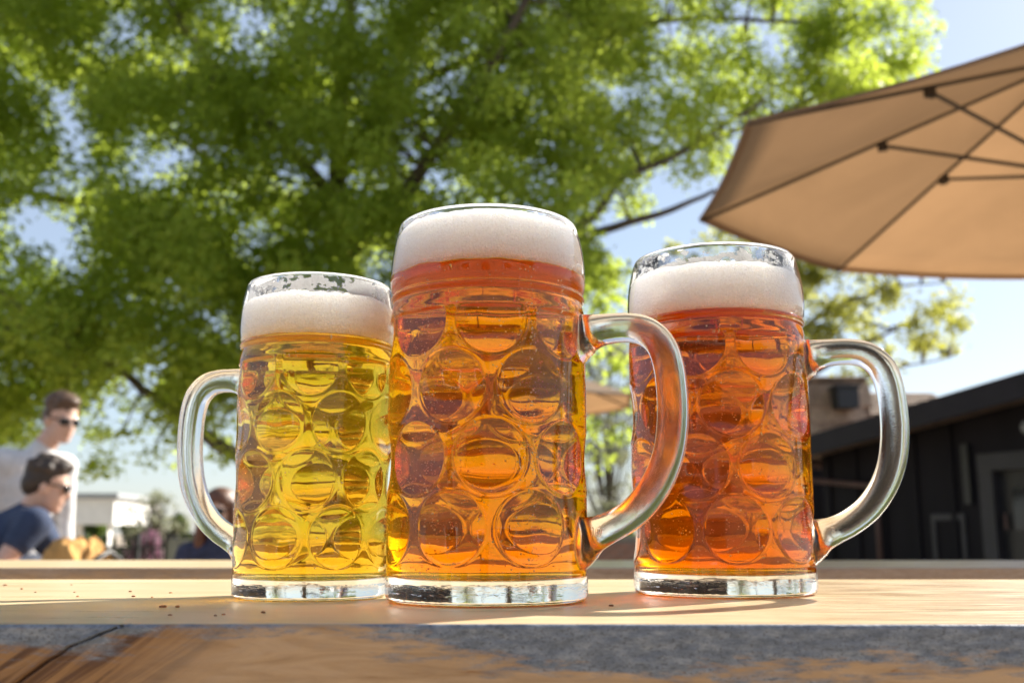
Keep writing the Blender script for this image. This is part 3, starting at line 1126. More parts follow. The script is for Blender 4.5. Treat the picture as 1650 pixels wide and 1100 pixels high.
trunk, _ = branch(tree, [(0, 0, -0.05), (0.02, 0, 0.9), loc(570, 640, TY), loc(560, 480, TY + 0.1), loc(545, 300, TY + 0.1), loc(560, 60, TY), loc(600, -260, TY)], 0.27, 0.05, M_BARK, 'trunk', 14, 0.10)
limbs = [
    ([loc(572, 760, TY), loc(470, 770, TY - 0.2), loc(370, 728, TY - 0.6), loc(290, 668, TY - 0.9), loc(190, 598, TY - 1.2), loc(60, 520, TY - 1.6)], 0.16, 0.04),
    ([loc(565, 560, TY), loc(430, 470, TY + 0.4), loc(250, 350, TY + 0.6), loc(40, 310, TY + 0.5), loc(-160, 250, TY)], 0.15, 0.04),
    ([loc(568, 620, TY), loc(720, 500, TY - 0.3), loc(860, 420, TY - 0.5), loc(950, 378, TY - 0.6), loc(1060, 345, TY - 0.7), loc(1150, 310, TY - 0.7)], 0.14, 0.035),
    ([loc(860, 420, TY - 0.5), loc(960, 345, TY - 0.4), loc(1000, 290, TY - 0.4), loc(1100, 245, TY - 0.3), loc(1230, 160, TY - 0.2)], 0.085, 0.03),
    ([loc(552, 420, TY), loc(660, 300, TY - 0.9), loc(760, 150, TY - 1.3), loc(850, 0, TY - 1.5), loc(940, -180, TY - 1.5)], 0.14, 0.04),
    ([loc(548, 330, TY), loc(450, 220, TY - 1.0), loc(330, 90, TY - 1.6), loc(230, -60, TY - 1.9)], 0.12, 0.04),
    ([loc(555, 250, TY), loc(700, 120, TY + 0.8), loc(900, 60, TY + 1.2), loc(1120, 30, TY + 1.3), loc(1330, 40, TY + 1.2)], 0.11, 0.03),
    ([loc(556, 480, TY), loc(480, 400, TY + 1.0), loc(300, 230, TY + 1.6), loc(120, 120, TY + 1.8)], 0.12, 0.03),
    ([loc(566, 640, TY), loc(700, 640, TY - 1.2), loc(830, 560, TY - 1.8), loc(960, 520, TY - 2.0)], 0.09, 0.025),
    ([loc(560, 560, TY), loc(760, 440, TY + 1.2), loc(960, 300, TY + 1.6), loc(1160, 220, TY + 1.8), loc(1380, 130, TY + 1.8)], 0.12, 0.03),
]
lp = []
for pts, a, b in limbs:
    o, P = branch(tree, pts, a * 0.78, b * 0.7, M_BARK)
    lp.append(P)
limb_pts = np.concatenate(lp)
# clumps of leaves: inside the crown's outline, thinner towards its lower skirt, gaps of open sky
crown = [(-400, -500), (1250, -500), (1430, -200), (1475, -20), (1500, 80), (1420, 165), (1290, 195), (1190, 235), (1160, 300), (1060, 330), (1000, 400), (960, 470), (900, 520),
         (640, 560), (420, 610), (340, 655), (250, 660), (200, 640), (150, 660), (60, 690), (-400, 700)]
gaps = [(100, 195, 40, 50), (75, 345, 36, 28), (95, 410, 40, 26), (200, 40, 16, 16), (385, 35, 28, 50), (265, 270, 35, 22), (610, 430, 16, 22), (505, 265, 28, 28), (980, 370, 60, 28),
        (1060, 290, 40, 25), (1085, 330, 60, 25), (690, 290, 26, 22), (230, 610, 40, 30), (1210, 215, 45, 20), (1010, 150, 18, 14), (310, 240, 20, 15), (20, 130, 8, 8)]
cen, rad, cnt = [], [], []
rr_ = random.Random(5)
tries = 0
while len(cen) < 1850 and tries < 90000:
    tries += 1
    px, py = rr_.uniform(-260, 1500), rr_.uniform(-330, 700)
    if not inside(crown, px, py):
        continue
    Y = TY + rr_.gauss(-0.45, 1.2)
    if px > 950:
        Y = TY + rr_.gauss(0.2 + 1.3 * min(1, (px - 950) / 200), 0.8)
    if abs(Y - TY) > 2.9:
        continue
    cr = rr_.uniform(0.22, 0.48)
    rpx = cr / Y * FPX
    if any(((px - gx) / (gw * 0.62 + rpx * 0.48)) ** 2 + ((py - gy) / (gh * 0.62 + rpx * 0.45)) ** 2 < 1 for gx, gy, gw, gh in gaps):
        continue
    if px > 960 and rr_.random() < 0.30:
        continue
    c = loc(px, py, Y)
    if any((c - q).length < 0.20 for q in cen[-60:]):
        continue
    cen.append(c)
    rad.append(cr)
    cnt.append(int(200 * (cr / 0.35) ** 2 * (1.0 if px < 960 else 1.05)))
# a skirt of thin low sprays hanging under the crown
for k in range(70):
    px = rr_.uniform(-100, 1010)
    base = np.interp(px, [-100, 100, 200, 350, 500, 930, 1010], [690, 700, 700, 690, 650, 560, 640])
    py = base + rr_.uniform(-60, 55)
    cen.append(loc(px, py, TY + rr_.uniform(-1.6, 1.2)))
    rad.append(rr_.uniform(0.14, 0.3))
    cnt.append(rr_.randint(22, 60))
for (px, py) in ((955, 420), (990, 440), (970, 500), (1000, 545), (960, 560), (945, 690), (1000, 700), (960, 735), (1008, 640), (985, 480), (160, 700), (170, 745), (150, 755), (290, 700), (330, 680), (1000, 590)):
    cen.append(loc(px, py, TY + rr_.uniform(-1.0, 1.0)))
    rad.append(rr_.uniform(0.14, 0.26))
    cnt.append(rr_.randint(50, 100))
cm = leaves_mesh('crown', cen, rad, cnt, 0.083, 3)
link('crown', cm, M_LEAF, tree)
# twigs from the nearest limb to each clump
tw = MB()
for c in cen:
    d2 = ((limb_pts - np.array(c)) ** 2).sum(1)
    q = Vector(limb_pts[int(np.argmin(d2))])
    if (q - c).length < 0.8:
        mid = q.lerp(c, 0.5) + Vector((0, 0, 0.12 * (q - c).length))
        tw.tube([q, mid, c], [0.022, 0.013, 0.006], 4, False)
tag(tw.build('twigs', M_BARK, tree), kind='stuff')

# thinner, paler tree far behind the right-hand mug
M_LEAF2 = leaf_mat('pale_spring_leaf', (0.12, 0.14, 0.025), (0.22, 0.23, 0.05), (0.55, 0.56, 0.10), 0.58)
Y2 = 24.0
b2 = at(1235, 860, Y2)
tree2 = tag(empty('spring_tree', (b2.x, b2.y, GROUND)), 'thin pale yellow-green tree beyond the right mug and dark building', 'tree')
T2 = Vector((b2.x, b2.y, GROUND))


def loc2(px, py, Y=Y2):
    return at(px, py, Y) - T2


branch(tree2, [(0, 0, -0.05), loc2(1235, 760), loc2(1240, 620), loc2(1250, 500), loc2(1262, 420), loc2(1270, 330)], 0.22, 0.03, M_BARK, 'trunk', 10)
l2 = []
for pts, a in (([(1240, 650), (1330, 590), (1420, 540), (1500, 500)], 0.09), ([(1245, 560), (1340, 500), (1430, 465), (1520, 455)], 0.08), ([(1245, 600), (1180, 520), (1110, 470)], 0.08),
               ([(1240, 690), (1320, 640), (1420, 600), (1530, 575)], 0.08), ([(1255, 480), (1300, 430), (1370, 380)], 0.06), ([(1255, 480), (1200, 420), (1160, 350)], 0.06)):
    o, P = branch(tree2, [loc2(*p) for p in pts], a, 0.015, M_BARK)
    l2.append(P)
l2 = np.concatenate(l2)
c2, r2, n2 = [], [], []
while len(c2) < 150:
    px, py = rr_.uniform(1040, 1575), rr_.uniform(330, 640)
    e = ((px - 1290) / 275) ** 2 + ((py - 500) / 150) ** 2
    if e > 1:
        continue
    if px > 1400 and rr_.random() < 0.35:
        continue
    c2.append(loc2(px, py, Y2 + rr_.uniform(-1.6, 1.6)))
    r2.append(rr_.uniform(0.25, 0.6))
    n2.append(rr_.randint(55, 120) if px > 1370 else rr_.randint(110, 210))
link('crown', leaves_mesh('crown', c2, r2, n2, 0.14, 8), M_LEAF2, tree2)
tw = MB()
for c in c2:
    q = Vector(l2[int(np.argmin(((l2 - np.array(c)) ** 2).sum(1)))])
    tw.tube([q, q.lerp(c, 0.5) + Vector((0, 0, 0.1)), c], [0.03, 0.02, 0.012], 4, False)
tag(tw.build('twigs', M_BARK, tree2), kind='stuff')


def shrub(name, label, cat, px, py_top, py_bot, Y, wpx, m, n, size, twiggy=False, seed=1):
    r_ = random.Random(seed)
    b = at(px, py_bot, Y)
    z0 = GROUND
    o = tag(empty(name, (b.x, b.y, z0)), label, cat)
    T = Vector((b.x, b.y, z0))
    top = at(px, py_top, Y) - T
    w = wpx / FPX * Y / 2
    zb = (at(px, py_bot, Y) - T).z
    cen, rad, cnt = [], [], []
    for k in range(n):
        a, q = r_.uniform(0, 6.28), r_.uniform(0, 1) ** 0.5
        z = r_.uniform(0, 1)
        prof = math.sin(math.pi * min(1, 0.18 + z * 0.8)) ** 0.6
        cen.append((math.cos(a) * q * w * prof, math.sin(a) * q * w * prof, zb + (top.z - zb) * z))
        rad.append(w * r_.uniform(0.18, 0.3))
        cnt.append(r_.randint(8, 16) if twiggy else r_.randint(50, 90))
    for k in range(5 if twiggy else 3):
        c = Vector(cen[k])
        MB().tube([(0.02 * k, 0, 0), (c.x * 0.3, c.y * 0.3, c.z * 0.55), c], [0.05, 0.03, 0.012], 6).build('stem', M_BARK, o, True)
    tw = MB()
    for c in cen:
        c = Vector(c)
        tw.tube([(c.x * 0.15, c.y * 0.15, zb * 0.5 + c.z * 0.25), (c.x * 0.6, c.y * 0.6, c.z * 0.8), c], [0.02, 0.014, 0.006], 4, False)
    tag(tw.build('twigs', M_BARK, o), kind='stuff')
    link('foliage', leaves_mesh('foliage', cen, rad, cnt, size, seed), m, o)
    return o


M_HEDGE = leaf_mat('hedge_leaf', (0.03, 0.06, 0.012), (0.08, 0.12, 0.03), (0.2, 0.28, 0.04), 0.35)
M_PINK = leaf_mat('pink_blossom', (0.14, 0.09, 0.07), (0.40, 0.20, 0.32), (0.4, 0.2, 0.3), 0.35)
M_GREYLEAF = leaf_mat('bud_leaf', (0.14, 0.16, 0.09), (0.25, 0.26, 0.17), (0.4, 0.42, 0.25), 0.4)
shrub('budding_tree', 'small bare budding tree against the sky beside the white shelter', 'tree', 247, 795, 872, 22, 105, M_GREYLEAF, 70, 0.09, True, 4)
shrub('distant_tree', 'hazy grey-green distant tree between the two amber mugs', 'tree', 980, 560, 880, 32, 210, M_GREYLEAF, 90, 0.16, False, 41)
shrub('azalea_bush', 'pink flowering bush behind the iron fence', 'bush', 236, 862, 905, 17, 50, M_PINK, 26, 0.07, False, 5)
for k, (px, w, tp, lab) in enumerate(((208, 46, 842, 'green bush right of the white shelter'), (140, 90, 846, 'green hedge bush seen under the white shelter roof'), (20, 160, 838, 'dark hedge bush behind the seated man'),
                                      (330, 90, 856, 'low hedge bush behind the woman'), (975, 120, 850, 'dark hedge bush low between the two amber mugs'), (286, 34, 834, 'small dark conical shrub above the grey box'))):
    shrub('hedge_bush', lab, 'bush', px, tp, 905, 27 if k != 5 else 24, w, M_HEDGE, 34, 0.12, False, 20 + k)

# ================================================================== DARK BUILDING (right)
M_WALL = simple('dark_painted_board', (0.011, 0.0095, 0.012), 0.7, 0.25, 3, 0.25, 0.004, spec=0.2, bscale=20, stretch=(1, 1, 0.2))
M_FASCIA = simple('dark_fascia_paint', (0.018, 0.0155, 0.021), 0.6, 0.2, 4, spec=0.25)
M_DARKDOOR = simple('door_dark', (0.016, 0.016, 0.017), 0.35, 0.2, 4)  # near-black colour of the door itself
M_TRIM = simple('door_trim', (0.028, 0.027, 0.031), 0.5, 0.2, 5)
M_SHINGLE = simple('cedar_shingle', (0.20, 0.135, 0.095), 0.85, 0.5, 9, 0.5, 0.01, bscale=40)
M_PIPE = simple('brown_downspout', (0.10, 0.055, 0.045), 0.5, 0.2, 10)
M_GLASSDARK = simple('dark_window_glass', (0.012, 0.013, 0.015), 0.08, 0.1, 3, spec=0.6)

PL, PR = at(1330, 860, 12.0), at(1650, 860, 9.6)
du = Vector((PR.x - PL.x, PR.y - PL.y, 0))
ULEN = du.length
du.normalize()
nrm = Vector((du.y, -du.x, 0))                          # out of the wall
if nrm.dot(Vector((0, -1, 0))) < 0:
    nrm = -nrm
FR = Matrix((du, -nrm, Vector((0, 0, 1)))).transposed().to_4x4()
bld = tag(empty('dark_building', (PL.x, PL.y, GROUND)), 'dark brown board-clad building with gable roof at the right', 'building')
bld.rotation_euler = (0, 0, math.atan2(du.y, du.x))
# heights of the rake (roof edge) above ground at the two ends, in local coordinates u (along the wall), v (into the house), z
zl = at(1336, 738, 12.0).z - GROUND
zr_ = at(1650, 657, 9.6).z - GROUND
slope = (zr_ - zl) / ULEN
URIDGE = 4.6


def rake(u):
    return zl + slope * u if u <= URIDGE else zl + slope * (2 * URIDGE - u)


def prism(mb, poly, v0, v1):
    n = len(poly)
    vs = [(u, v0, z) for u, z in poly] + [(u, v1, z) for u, z in poly]
    fs = [tuple(range(n - 1, -1, -1)), tuple(range(n, 2 * n))] + [(i, (i + 1) % n, n + (i + 1) % n, n + i) for i in range(n)]
    return mb.add(vs, fs)


def buv(px, py):
    """wall coordinates (u, z) of the photo pixel on the building's front wall plane"""
    d = at(px, py, 1.0) - Vector((0, 0, HCAM))
    o = Vector((0, 0, HCAM))
    P0 = Vector((PL.x, PL.y, 0))
    k = (P0 - o).dot(nrm) / d.dot(nrm)
    P = o + d * k
    return (P - P0).dot(du), P.z - GROUND


UE = 2 * URIDGE
du0, dz0 = buv(1592, 748)
du1 = du0 + 0.95
wall = MB()
prism(wall, [(0, 0), (du0, 0), (du0, rake(du0) + 0.02), (0, rake(0) + 0.02)], 0, 0.15)
prism(wall, [(du0, dz0), (du1, dz0), (du1, rake(du1) + 0.02), (du0, rake(du0) + 0.02)], 0, 0.15)
prism(wall, [(du1, 0), (UE, 0), (UE, rake(UE) + 0.02), (URIDGE, rake(URIDGE) + 0.02), (du1, rake(du1) + 0.02)], 0, 0.15)
wall.build('wall', M_WALL, bld)
MB().box((0, 0.15, 0), (0.15, 6.0, zl)).build('side_wall', M_WALL, bld)
OV = 0.45                                              # roof overhang in front of the wall
for side in (0, 1):
    ua, ub = (-0.25, URIDGE) if side == 0 else (UE + 0.25, URIDGE)
    rf_ = MB()
    prism(rf_, [(ua, rake(ua) + 0.03), (ub, rake(ub) + 0.03), (ub, rake(ub) + 0.12), (ua, rake(ua) + 0.12)], -OV, 6.2)
    ro = rf_.build('roof', M_SHINGLE, bld)
    fs_ = MB()
    prism(fs_, [(ua, rake(ua) - 0.05), (ub, rake(ub) - 0.05), (ub, rake(ub) + 0.17), (ua, rake(ua) + 0.17)], -OV - 0.045, -OV - 0.003)
    fs_.build('fascia', M_FASCIA, ro)
for px in (1338, 1382, 1425, 1478, 1538):
    u, _ = buv(px, 800)
    MB().box((u - 0.028, -0.03, 0.0), (u + 0.028, -0.002, rake(u))).build('batten', M_WALL, bld)
for u in np.arange(du1 + 0.35, UE - 0.1, 0.4):
    MB().box((u - 0.028, -0.03, 0.0), (u + 0.028, -0.002, rake(u))).build('batten', M_WALL, bld)
# recessed lower panel left of the door
u0, z1 = buv(1502, 828)
u1, _ = buv(1556, 828)
pn = MB()
pn.box((u0, -0.022, 0.25), (u0 + 0.05, -0.003, z1)).box((u1 - 0.05, -0.022, 0.25), (u1, -0.003, z1)).box((u0 + 0.05, -0.022, z1 - 0.06), (u1 - 0.05, -0.003, z1))
pn.build('panel_frame', M_TRIM, bld)
door = MB().box((du0 + 0.06, 0.06, 0.0), (du1 - 0.06, 0.10, dz0 - 0.06)).build('door', M_DARKDOOR, bld)
MB().box((du0 + 0.2, 0.05, 0.95), (du1 - 0.2, 0.058, dz0 - 0.22)).build('door_pane', M_GLASSDARK, door)
MB().tube([(du0 + 0.13, 0.02, 0.95), (du0 + 0.13, 0.02, 1.1)], 0.014, 8).build('handle', M_PIPE, door)
fr = MB().box((du0 - 0.10, -0.03, 0), (du0 + 0.06, 0.11, dz0 + 0.0)).box((du1 - 0.06, -0.03, 0), (du1 + 0.10, 0.11, dz0)).box((du0 - 0.10, -0.034, dz0 - 0.06), (du1 + 0.10, 0.114, dz0 + 0.10))
fr.build('door_frame', M_TRIM, bld)
# narrow dark upright strip left of the door
u0, z1 = buv(1558, 716)
_, z0 = buv(1558, 812)
MB().box((u0 - 0.03, -0.06, z0), (u0 + 0.05, -0.033, z1)).build('wall_strip', M_DARKDOOR, bld)
# downspout from the eave corner
pts = [(-0.12, -OV - 0.02, rake(-0.1) - 0.02), (-0.1, -OV - 0.02, rake(-0.1) - 0.14), (0.1, -0.2, rake(0) - 0.26)]
ue, ze = buv(1415, 783)
pts += [(ue, -0.06, ze), (ue + 0.03, -0.06, ze - 0.08), (ue + 0.03, -0.06, 0.0)]
MB().tube(pts, 0.03, 8).build('downspout', M_PIPE, bld, True)
MB().tube([(-0.27, -OV, rake(-0.25) - 0.02), (-0.27, 6.2, rake(-0.25) - 0.02)], 0.06, 10).build('gutter', M_PIPE, bld, True)
# round white lamp high on the wall
ul, zl_ = buv(1650, 690)
lm = MB().ellipsoid((ul + 0.09, -0.085, zl_), (0.045, 0.045, 0.06)).build('wall_lamp', simple('lamp_globe', (0.25, 0.26, 0.25), 0.3, 0.05), bld, True)
MB().box((ul + 0.06, -0.05, zl_ - 0.05), (ul + 0.12, -0.002, zl_ + 0.05)).build('bracket', M_TRIM, lm)

# low wing behind with cedar-shingle cladding, each shingle a piece, and a sunlit roof to its right
ya, yb = 14.0, 14.25
A0, A1 = at(1130, 728, ya), at(1412, 728, ya)
B0 = at(1130, 614, yb)
wing = tag(empty('shingle_clad_wing', (A0.x, ya, GROUND)), 'low wing clad in brown wooden shingles behind the right mug handle', 'building')
wl = A1.x - A0.x
za, zb_ = A0.z - GROUND, B0.z - GROUND
dep = yb - ya
w = MB()
w.box((0.1, 0.35, 0), (wl, 0.5, za + 0.1))
w.build('wall', M_WALL, wing)
deck = MB()
deck.add([(0, 0, za), (wl, 0, za), (wl, dep, zb_), (0, dep, zb_), (0, 0.4, za), (wl, 0.4, za), (wl, dep + 0.4, zb_), (0, dep + 0.4, zb_)],
         [(0, 1, 2, 3), (7, 6, 5, 4), (0, 4, 5, 1), (1, 5, 6, 2), (2, 6, 7, 3), (3, 7, 4, 0)])
deck = deck.build('clad_wall', M_SHINGLE, wing)
Q0, Q1 = at(1400, 700, 13.7) - Vector((A0.x, ya, GROUND)), at(1640, 700, 13.7) - Vector((A0.x, ya, GROUND))
Q2 = at(1400, 633, 16.5) - Vector((A0.x, ya, GROUND))
side = MB()
for k in range(12):
    f0, f1 = k / 12, (k + 1) / 12 + 0.01
    a0, a1 = Q0.lerp(Vector((Q0.x, Q2.y, Q2.z)), f0), Q0.lerp(Vector((Q0.x, Q2.y, Q2.z)), f1)
    o_ = MB().add([(Q0.x, a0.y, a0.z + 0.03), (Q1.x, a0.y, a0.z + 0.03), (Q1.x, a1.y, a1.z), (Q0.x, a1.y, a1.z), (Q0.x, a0.y, a0.z - 0.02), (Q1.x, a0.y, a0.z - 0.02), (Q1.x, a1.y, a1.z - 0.05), (Q0.x, a1.y, a1.z - 0.05)],
                  [(0, 1, 2, 3), (7, 6, 5, 4), (0, 4, 5, 1), (1, 5, 6, 2), (2, 6, 7, 3), (3, 7, 4, 0)])
    o_.build('roof_course', M_SHINGLE, wing)
ang = math.atan2(zb_ - za, dep)
slen = math.hypot(zb_ - za, dep)
shm = []
for c in ((0.36, 0.25, 0.18), (0.27, 0.18, 0.13), (0.44, 0.32, 0.24), (0.20, 0.12, 0.085)):
    shm.append(simple('shingle_%d' % len(shm), c, 0.9, 0.3, 14, 0.5, 0.008, bscale=40))
shd = []
for mm in shm:
    mb = MB().box((0, 0, 0), (0.242, 0.34, 0.018))
    me = bpy.data.meshes.new('shingle')
    me.from_pydata(mb.v, [], mb.f)
    me.materials.append(mm)
    shd.append(me)
nrow = int(slen / 0.21)
ncol = int(wl / 0.25)
for i in range(nrow):
    for j in range(ncol):
        if nrow * ncol > 290 and j < ncol - 290 // nrow:
            continue
        s = bpy.data.objects.new('shingle', shd[rr_.choice((0, 0, 1, 1, 2, 3))])
        col.objects.link(s)
        s.parent = deck
        t = i * 0.21 + rr_.uniform(-0.012, 0.012)
        s.location = (j * 0.25 + (0.12 if i % 2 else 0.0), t * math.cos(ang) - 0.03 * math.sin(ang), za + t * math.sin(ang) + 0.012 * math.cos(ang))
        s.rotation_euler = (ang - 0.07, 0, rr_.uniform(-0.01, 0.01))
MB().tube([(0, dep, zb_ + 0.02), (wl, dep, zb_ + 0.02)], 0.05, 8).build('ridge_cap', M_SHINGLE, deck)
vb = at(1363, 640, 13.95) - Vector((A0.x, ya, GROUND))
vm = MB().box((vb.x - 0.14, vb.y - 0.12, vb.z - 0.15), (vb.x + 0.14, vb.y + 0.2, vb.z + 0.12)).box((vb.x - 0.17, vb.y - 0.16, vb.z + 0.123), (vb.x + 0.17, vb.y + 0.2, vb.z + 0.155))
vm.build('vent_box', simple('vent_metal', (0.02, 0.024, 0.03), 0.5, 0.2), deck, bevel=0.008)

# ================================================================== FAR THINGS ON THE LEFT
M_WHITE = simple('white_paint', (0.80, 0.79, 0.77), 0.6, 0.05, 5)
M_ROOFG = simple('grey_roof_sheet', (0.33, 0.35, 0.37), 0.5, 0.1, 5)
M_IRON = simple('black_iron', (0.015, 0.015, 0.017), 0.5, 0.2, 20)
YS = 24.0
P0, P1 = at(60, 845, YS), at(189, 803, YS)
sh = tag(empty('white_shelter', (P0.x, YS, GROUND)), 'small white open shelter with broad white fascia in the distance', 'shelter')
wS, zA, zB = P1.x - P0.x, P0.z - GROUND, P1.z - GROUND
MB().box((0, -0.15, zA), (wS, 0.0, zB)).build('fascia', M_WHITE, sh, bevel=0.01)
MB().box((wS - 0.15, 0.003, zA), (wS, 3.0, zB)).build('side_fascia', M_WHITE, sh)
MB().box((-0.1, -0.25, zB + 0.003), (wS + 0.1, 3.1, zB + 0.12)).build('roof', M_ROOFG, sh)
for (px0, px1) in ((62, 70), (118, 126), (172, 190)):
    a, b = at(px0, 860, YS).x - P0.x, at(px1, 860, YS).x - P0.x
    MB().box((a, 0.02, 0), (min(b, wS - 0.16), 0.25, zA)).build('column', M_WHITE, sh, bevel=0.01)
MB().box((0.0, 2.7, 0), (wS - 0.2, 2.8, zA * 0.3)).build('back_wall', simple('brown_board', (0.12, 0.08, 0.06), 0.7), sh)

YF = 15.0
a, b = at(110, 868, YF), at(330, 868, YF)
fn = tag(empty('iron_fence', (a.x, YF, GROUND)), 'black iron railing fence in front of the flowering bush', 'fence')
fl, fh = b.x - a.x, a.z - GROUND
pk = MB().box((-0.009, -0.009, 0.05), (0.009, 0.009, fh)).add([(-0.016, -0.016, fh), (0.016, -0.016, fh), (0.016, 0.016, fh), (-0.016, 0.016, fh), (0, 0, fh + 0.06)], [(0, 1, 4), (1, 2, 4), (2, 3, 4), (3, 0, 4)])
pme = bpy.data.meshes.new('picket')
pme.from_pydata(pk.v, [], pk.f)
pme.materials.append(M_IRON)
npk = int(fl / 0.11)
for k in range(npk + 1):
    o = bpy.data.objects.new('picket', pme)
    col.objects.link(o)
    o.parent = fn
    o.location = (k * 0.11, 0, 0)
for z in (0.2, fh - 0.12):
    MB().box((0, -0.008, z - 0.018), (fl, 0.008, z + 0.018)).build('rail', M_IRON, fn)
for k in range(3):
    MB().box((k * fl / 2 - 0.03, 0.03, 0), (k * fl / 2 + 0.03, 0.09, fh + 0.08)).build('post', M_IRON, fn)

YB = 14.0
a, b = at(266, 862, YB), at(311, 900, YB)
bxo = tag(empty('utility_cabinet', (a.x, YB, GROUND)), 'grey metal cabinet with dark frame beyond the left mug handle', 'cabinet')
wB, hB = b.x - a.x, a.z - GROUND
MB().box((0.03, 0, 0.05), (wB - 0.03, 0.35, hB - 0.04)).build('body', simple('grey_cabinet', (0.22, 0.23, 0.22), 0.6, 0.1), bxo, bevel=0.008)
MB().box((0, -0.02, 0), (0.028, 0.37, hB)).build('frame_post', M_IRON, bxo)
MB().box((wB - 0.028, -0.02, 0), (wB, 0.37, hB)).build('frame_post', M_IRON, bxo)
MB().box((-0.01, -0.03, hB + 0.002), (wB + 0.01, 0.38, hB + 0.03)).build('lid', M_IRON, bxo)
MB().box((wB / 2 - 0.005, -0.006, 0.1), (wB / 2 + 0.005, -0.001, hB - 0.1)).build('door_gap', M_IRON, bxo)

# low brick wall seen between the two amber mugs
M_BRICK = simple('pink_brick', (0.42, 0.22, 0.16), 0.85, 0.25, 12)
YW = 13.0
a, b = at(930, 868, YW), at(1130, 868, YW)
bw = tag(empty('brick_wall', (a.x, YW, GROUND)), 'low pinkish brick wall between the two amber mugs', 'wall')
lw, hw = b.x - a.x, a.z - GROUND
MB().box((0, 0.012, 0), (lw, 0.22, hw - 0.01)).build('core', simple('mortar', (0.35, 0.32, 0.29), 0.9), bw)
bk = MB().box((0, 0, 0), (0.205, 0.1, 0.062))
bme = bpy.data.meshes.new('brick')
bme.from_pydata(bk.v, [], bk.f)
bme.materials.append(M_BRICK)
nr = int(hw / 0.073)
for i in range(nr):
    if i < nr - 9:
        continue
    for j in range(int(lw / 0.216)):
        o = bpy.data.objects.new('brick', bme)
        col.objects.link(o)
        o.parent = bw
        o.location = (j * 0.216 + (0.108 if i % 2 else 0) * 0.9, rr_.uniform(-0.004, 0.004), 0.01 + i * 0.073)
MB().box((-0.03, -0.03, hw - 0.007), (lw + 0.03, 0.25, hw + 0.04)).build('coping', simple('coping_stone', (0.4, 0.36, 0.32), 0.8), bw, bevel=0.006)


# ================================================================== PEOPLE
def skinm(name, c):
    m, nt, p, o = mat(name)
    v = coords(nt)
    L(nt, ramp(nt, noise(nt, v, 14, 4), [(0.3, tuple(x * 0.88 for x in c)), (0.7, c)]), p.inputs['Base Color'])
    p.inputs['Roughness'].default_value = 0.5
    p.inputs['Subsurface Weight'].default_value = 0.15
    p.inputs['Subsurface Radius'].default_value = (0.02, 0.008, 0.004)
    p.inputs['Subsurface Scale'].default_value = 0.5
    return m


def cap(mb, a, b, ra, rb, n=12):
    """tapered limb with rounded ends"""
    a, b = Vector(a), Vector(b)
    d = (b - a).normalized()
    pts, rd = [], []
    for f in (0.0, 0.3, 0.6, 0.85):
        pts.append(a - d * ra * (1 - f))
        rd.append(max(0.001, ra * math.sqrt(1 - (1 - f) ** 2)))
    pts += [a, a.lerp(b, 0.5), b]
    rd += [ra, (ra + rb) / 2, rb]
    for f in (0.15, 0.4, 0.7, 1.0):
        pts.append(b + d * rb * f)
        rd.append(max(0.001, rb * math.sqrt(max(0, 1 - f * f))))
    mb.tube(pts, rd, n)


def fuse(mb, name, m, parent, voxel, sm=6):
    o = mb.build(name, m, parent)
    r = o.modifiers.new('remesh', 'REMESH')
    r.mode = 'VOXEL'
    r.voxel_size = voxel
    s = o.modifiers.new('smooth', 'SMOOTH')
    s.factor = 0.5
    s.iterations = sm
    bake(o)
    o.data.polygons.foreach_set('use_smooth', [True] * len(o.data.polygons))
    return o


def head_matrix(yaw, pitch, roll=0.0):
    """head frame: local +x is where the face looks"""
    return Matrix.Rotation(yaw, 3, 'Z') @ Matrix.Rotation(pitch, 3, 'Y') @ Matrix.Rotation(roll, 3, 'X')


def add_head(mb, c, Hm, s=1.0):
    E = lambda p, r: mb.ellipsoid(Vector(c) + Hm @ (Vector(p) * s), tuple(x * s for x in r), Hm, 18, 12)
    E((-0.012, 0, 0.035), (0.098, 0.078, 0.088))               # skull
    E((0.025, 0, -0.035), (0.070, 0.062, 0.082))               # face
    E((0.055, 0, -0.095), (0.035, 0.036, 0.024))               # chin
    E((0.030, 0, -0.075), (0.055, 0.052, 0.035))               # jaw
    E((0.098, 0, -0.022), (0.020, 0.014, 0.026))               # nose
    E((0.092, 0, 0.000), (0.010, 0.010, 0.026))
    E((0.085, 0, -0.066), (0.014, 0.024, 0.008))               # lips
    E((0.082, 0, 0.022), (0.014, 0.048, 0.010))                # brow
    for s_ in (-1, 1):
        E((-0.005, 0.079 * s_, -0.012), (0.020, 0.009, 0.032))  # ears


def add_hand(mb, wrist, direction, up, s=1.0, curl=0.5):
    w, d, u = Vector(wrist), Vector(direction).normalized(), Vector(up).normalized()
    side = d.cross(u).normalized()
    palm = w + d * 0.05 * s
    for k in (-1, 0, 1):
        cap(mb, w + side * 0.012 * k * s, w + d * 0.085 * s + side * 0.022 * k * s, 0.017 * s, 0.014 * s, 8)
    for k, ln in enumerate((0.070, 0.080, 0.075, 0.058)):
        b = w + d * 0.088 * s + side * (-0.032 + 0.021 * k) * s
        m_ = b + (d * math.cos(curl * 0.5) - u * math.sin(curl * 0.5)) * ln * 0.5 * s
        e = m_ + (d * math.cos(curl * 1.6) - u * math.sin(curl * 1.6)) * ln * 0.5 * s
        cap(mb, b, m_, 0.0095 * s, 0.0088 * s, 7)
        cap(mb, m_, e, 0.0088 * s, 0.0075 * s, 7)
    b = w + d * 0.03 * s - side * 0.03 * s
    m_ = b + (d * 0.6 - side * 0.8).normalized() * 0.04 * s
    cap(mb, b, m_, 0.012 * s, 0.010 * s, 7)
    cap(mb, m_, m_ + (d * 0.85 - side * 0.35 - u * 0.3).normalized() * 0.032 * s, 0.010 * s, 0.008 * s, 7)


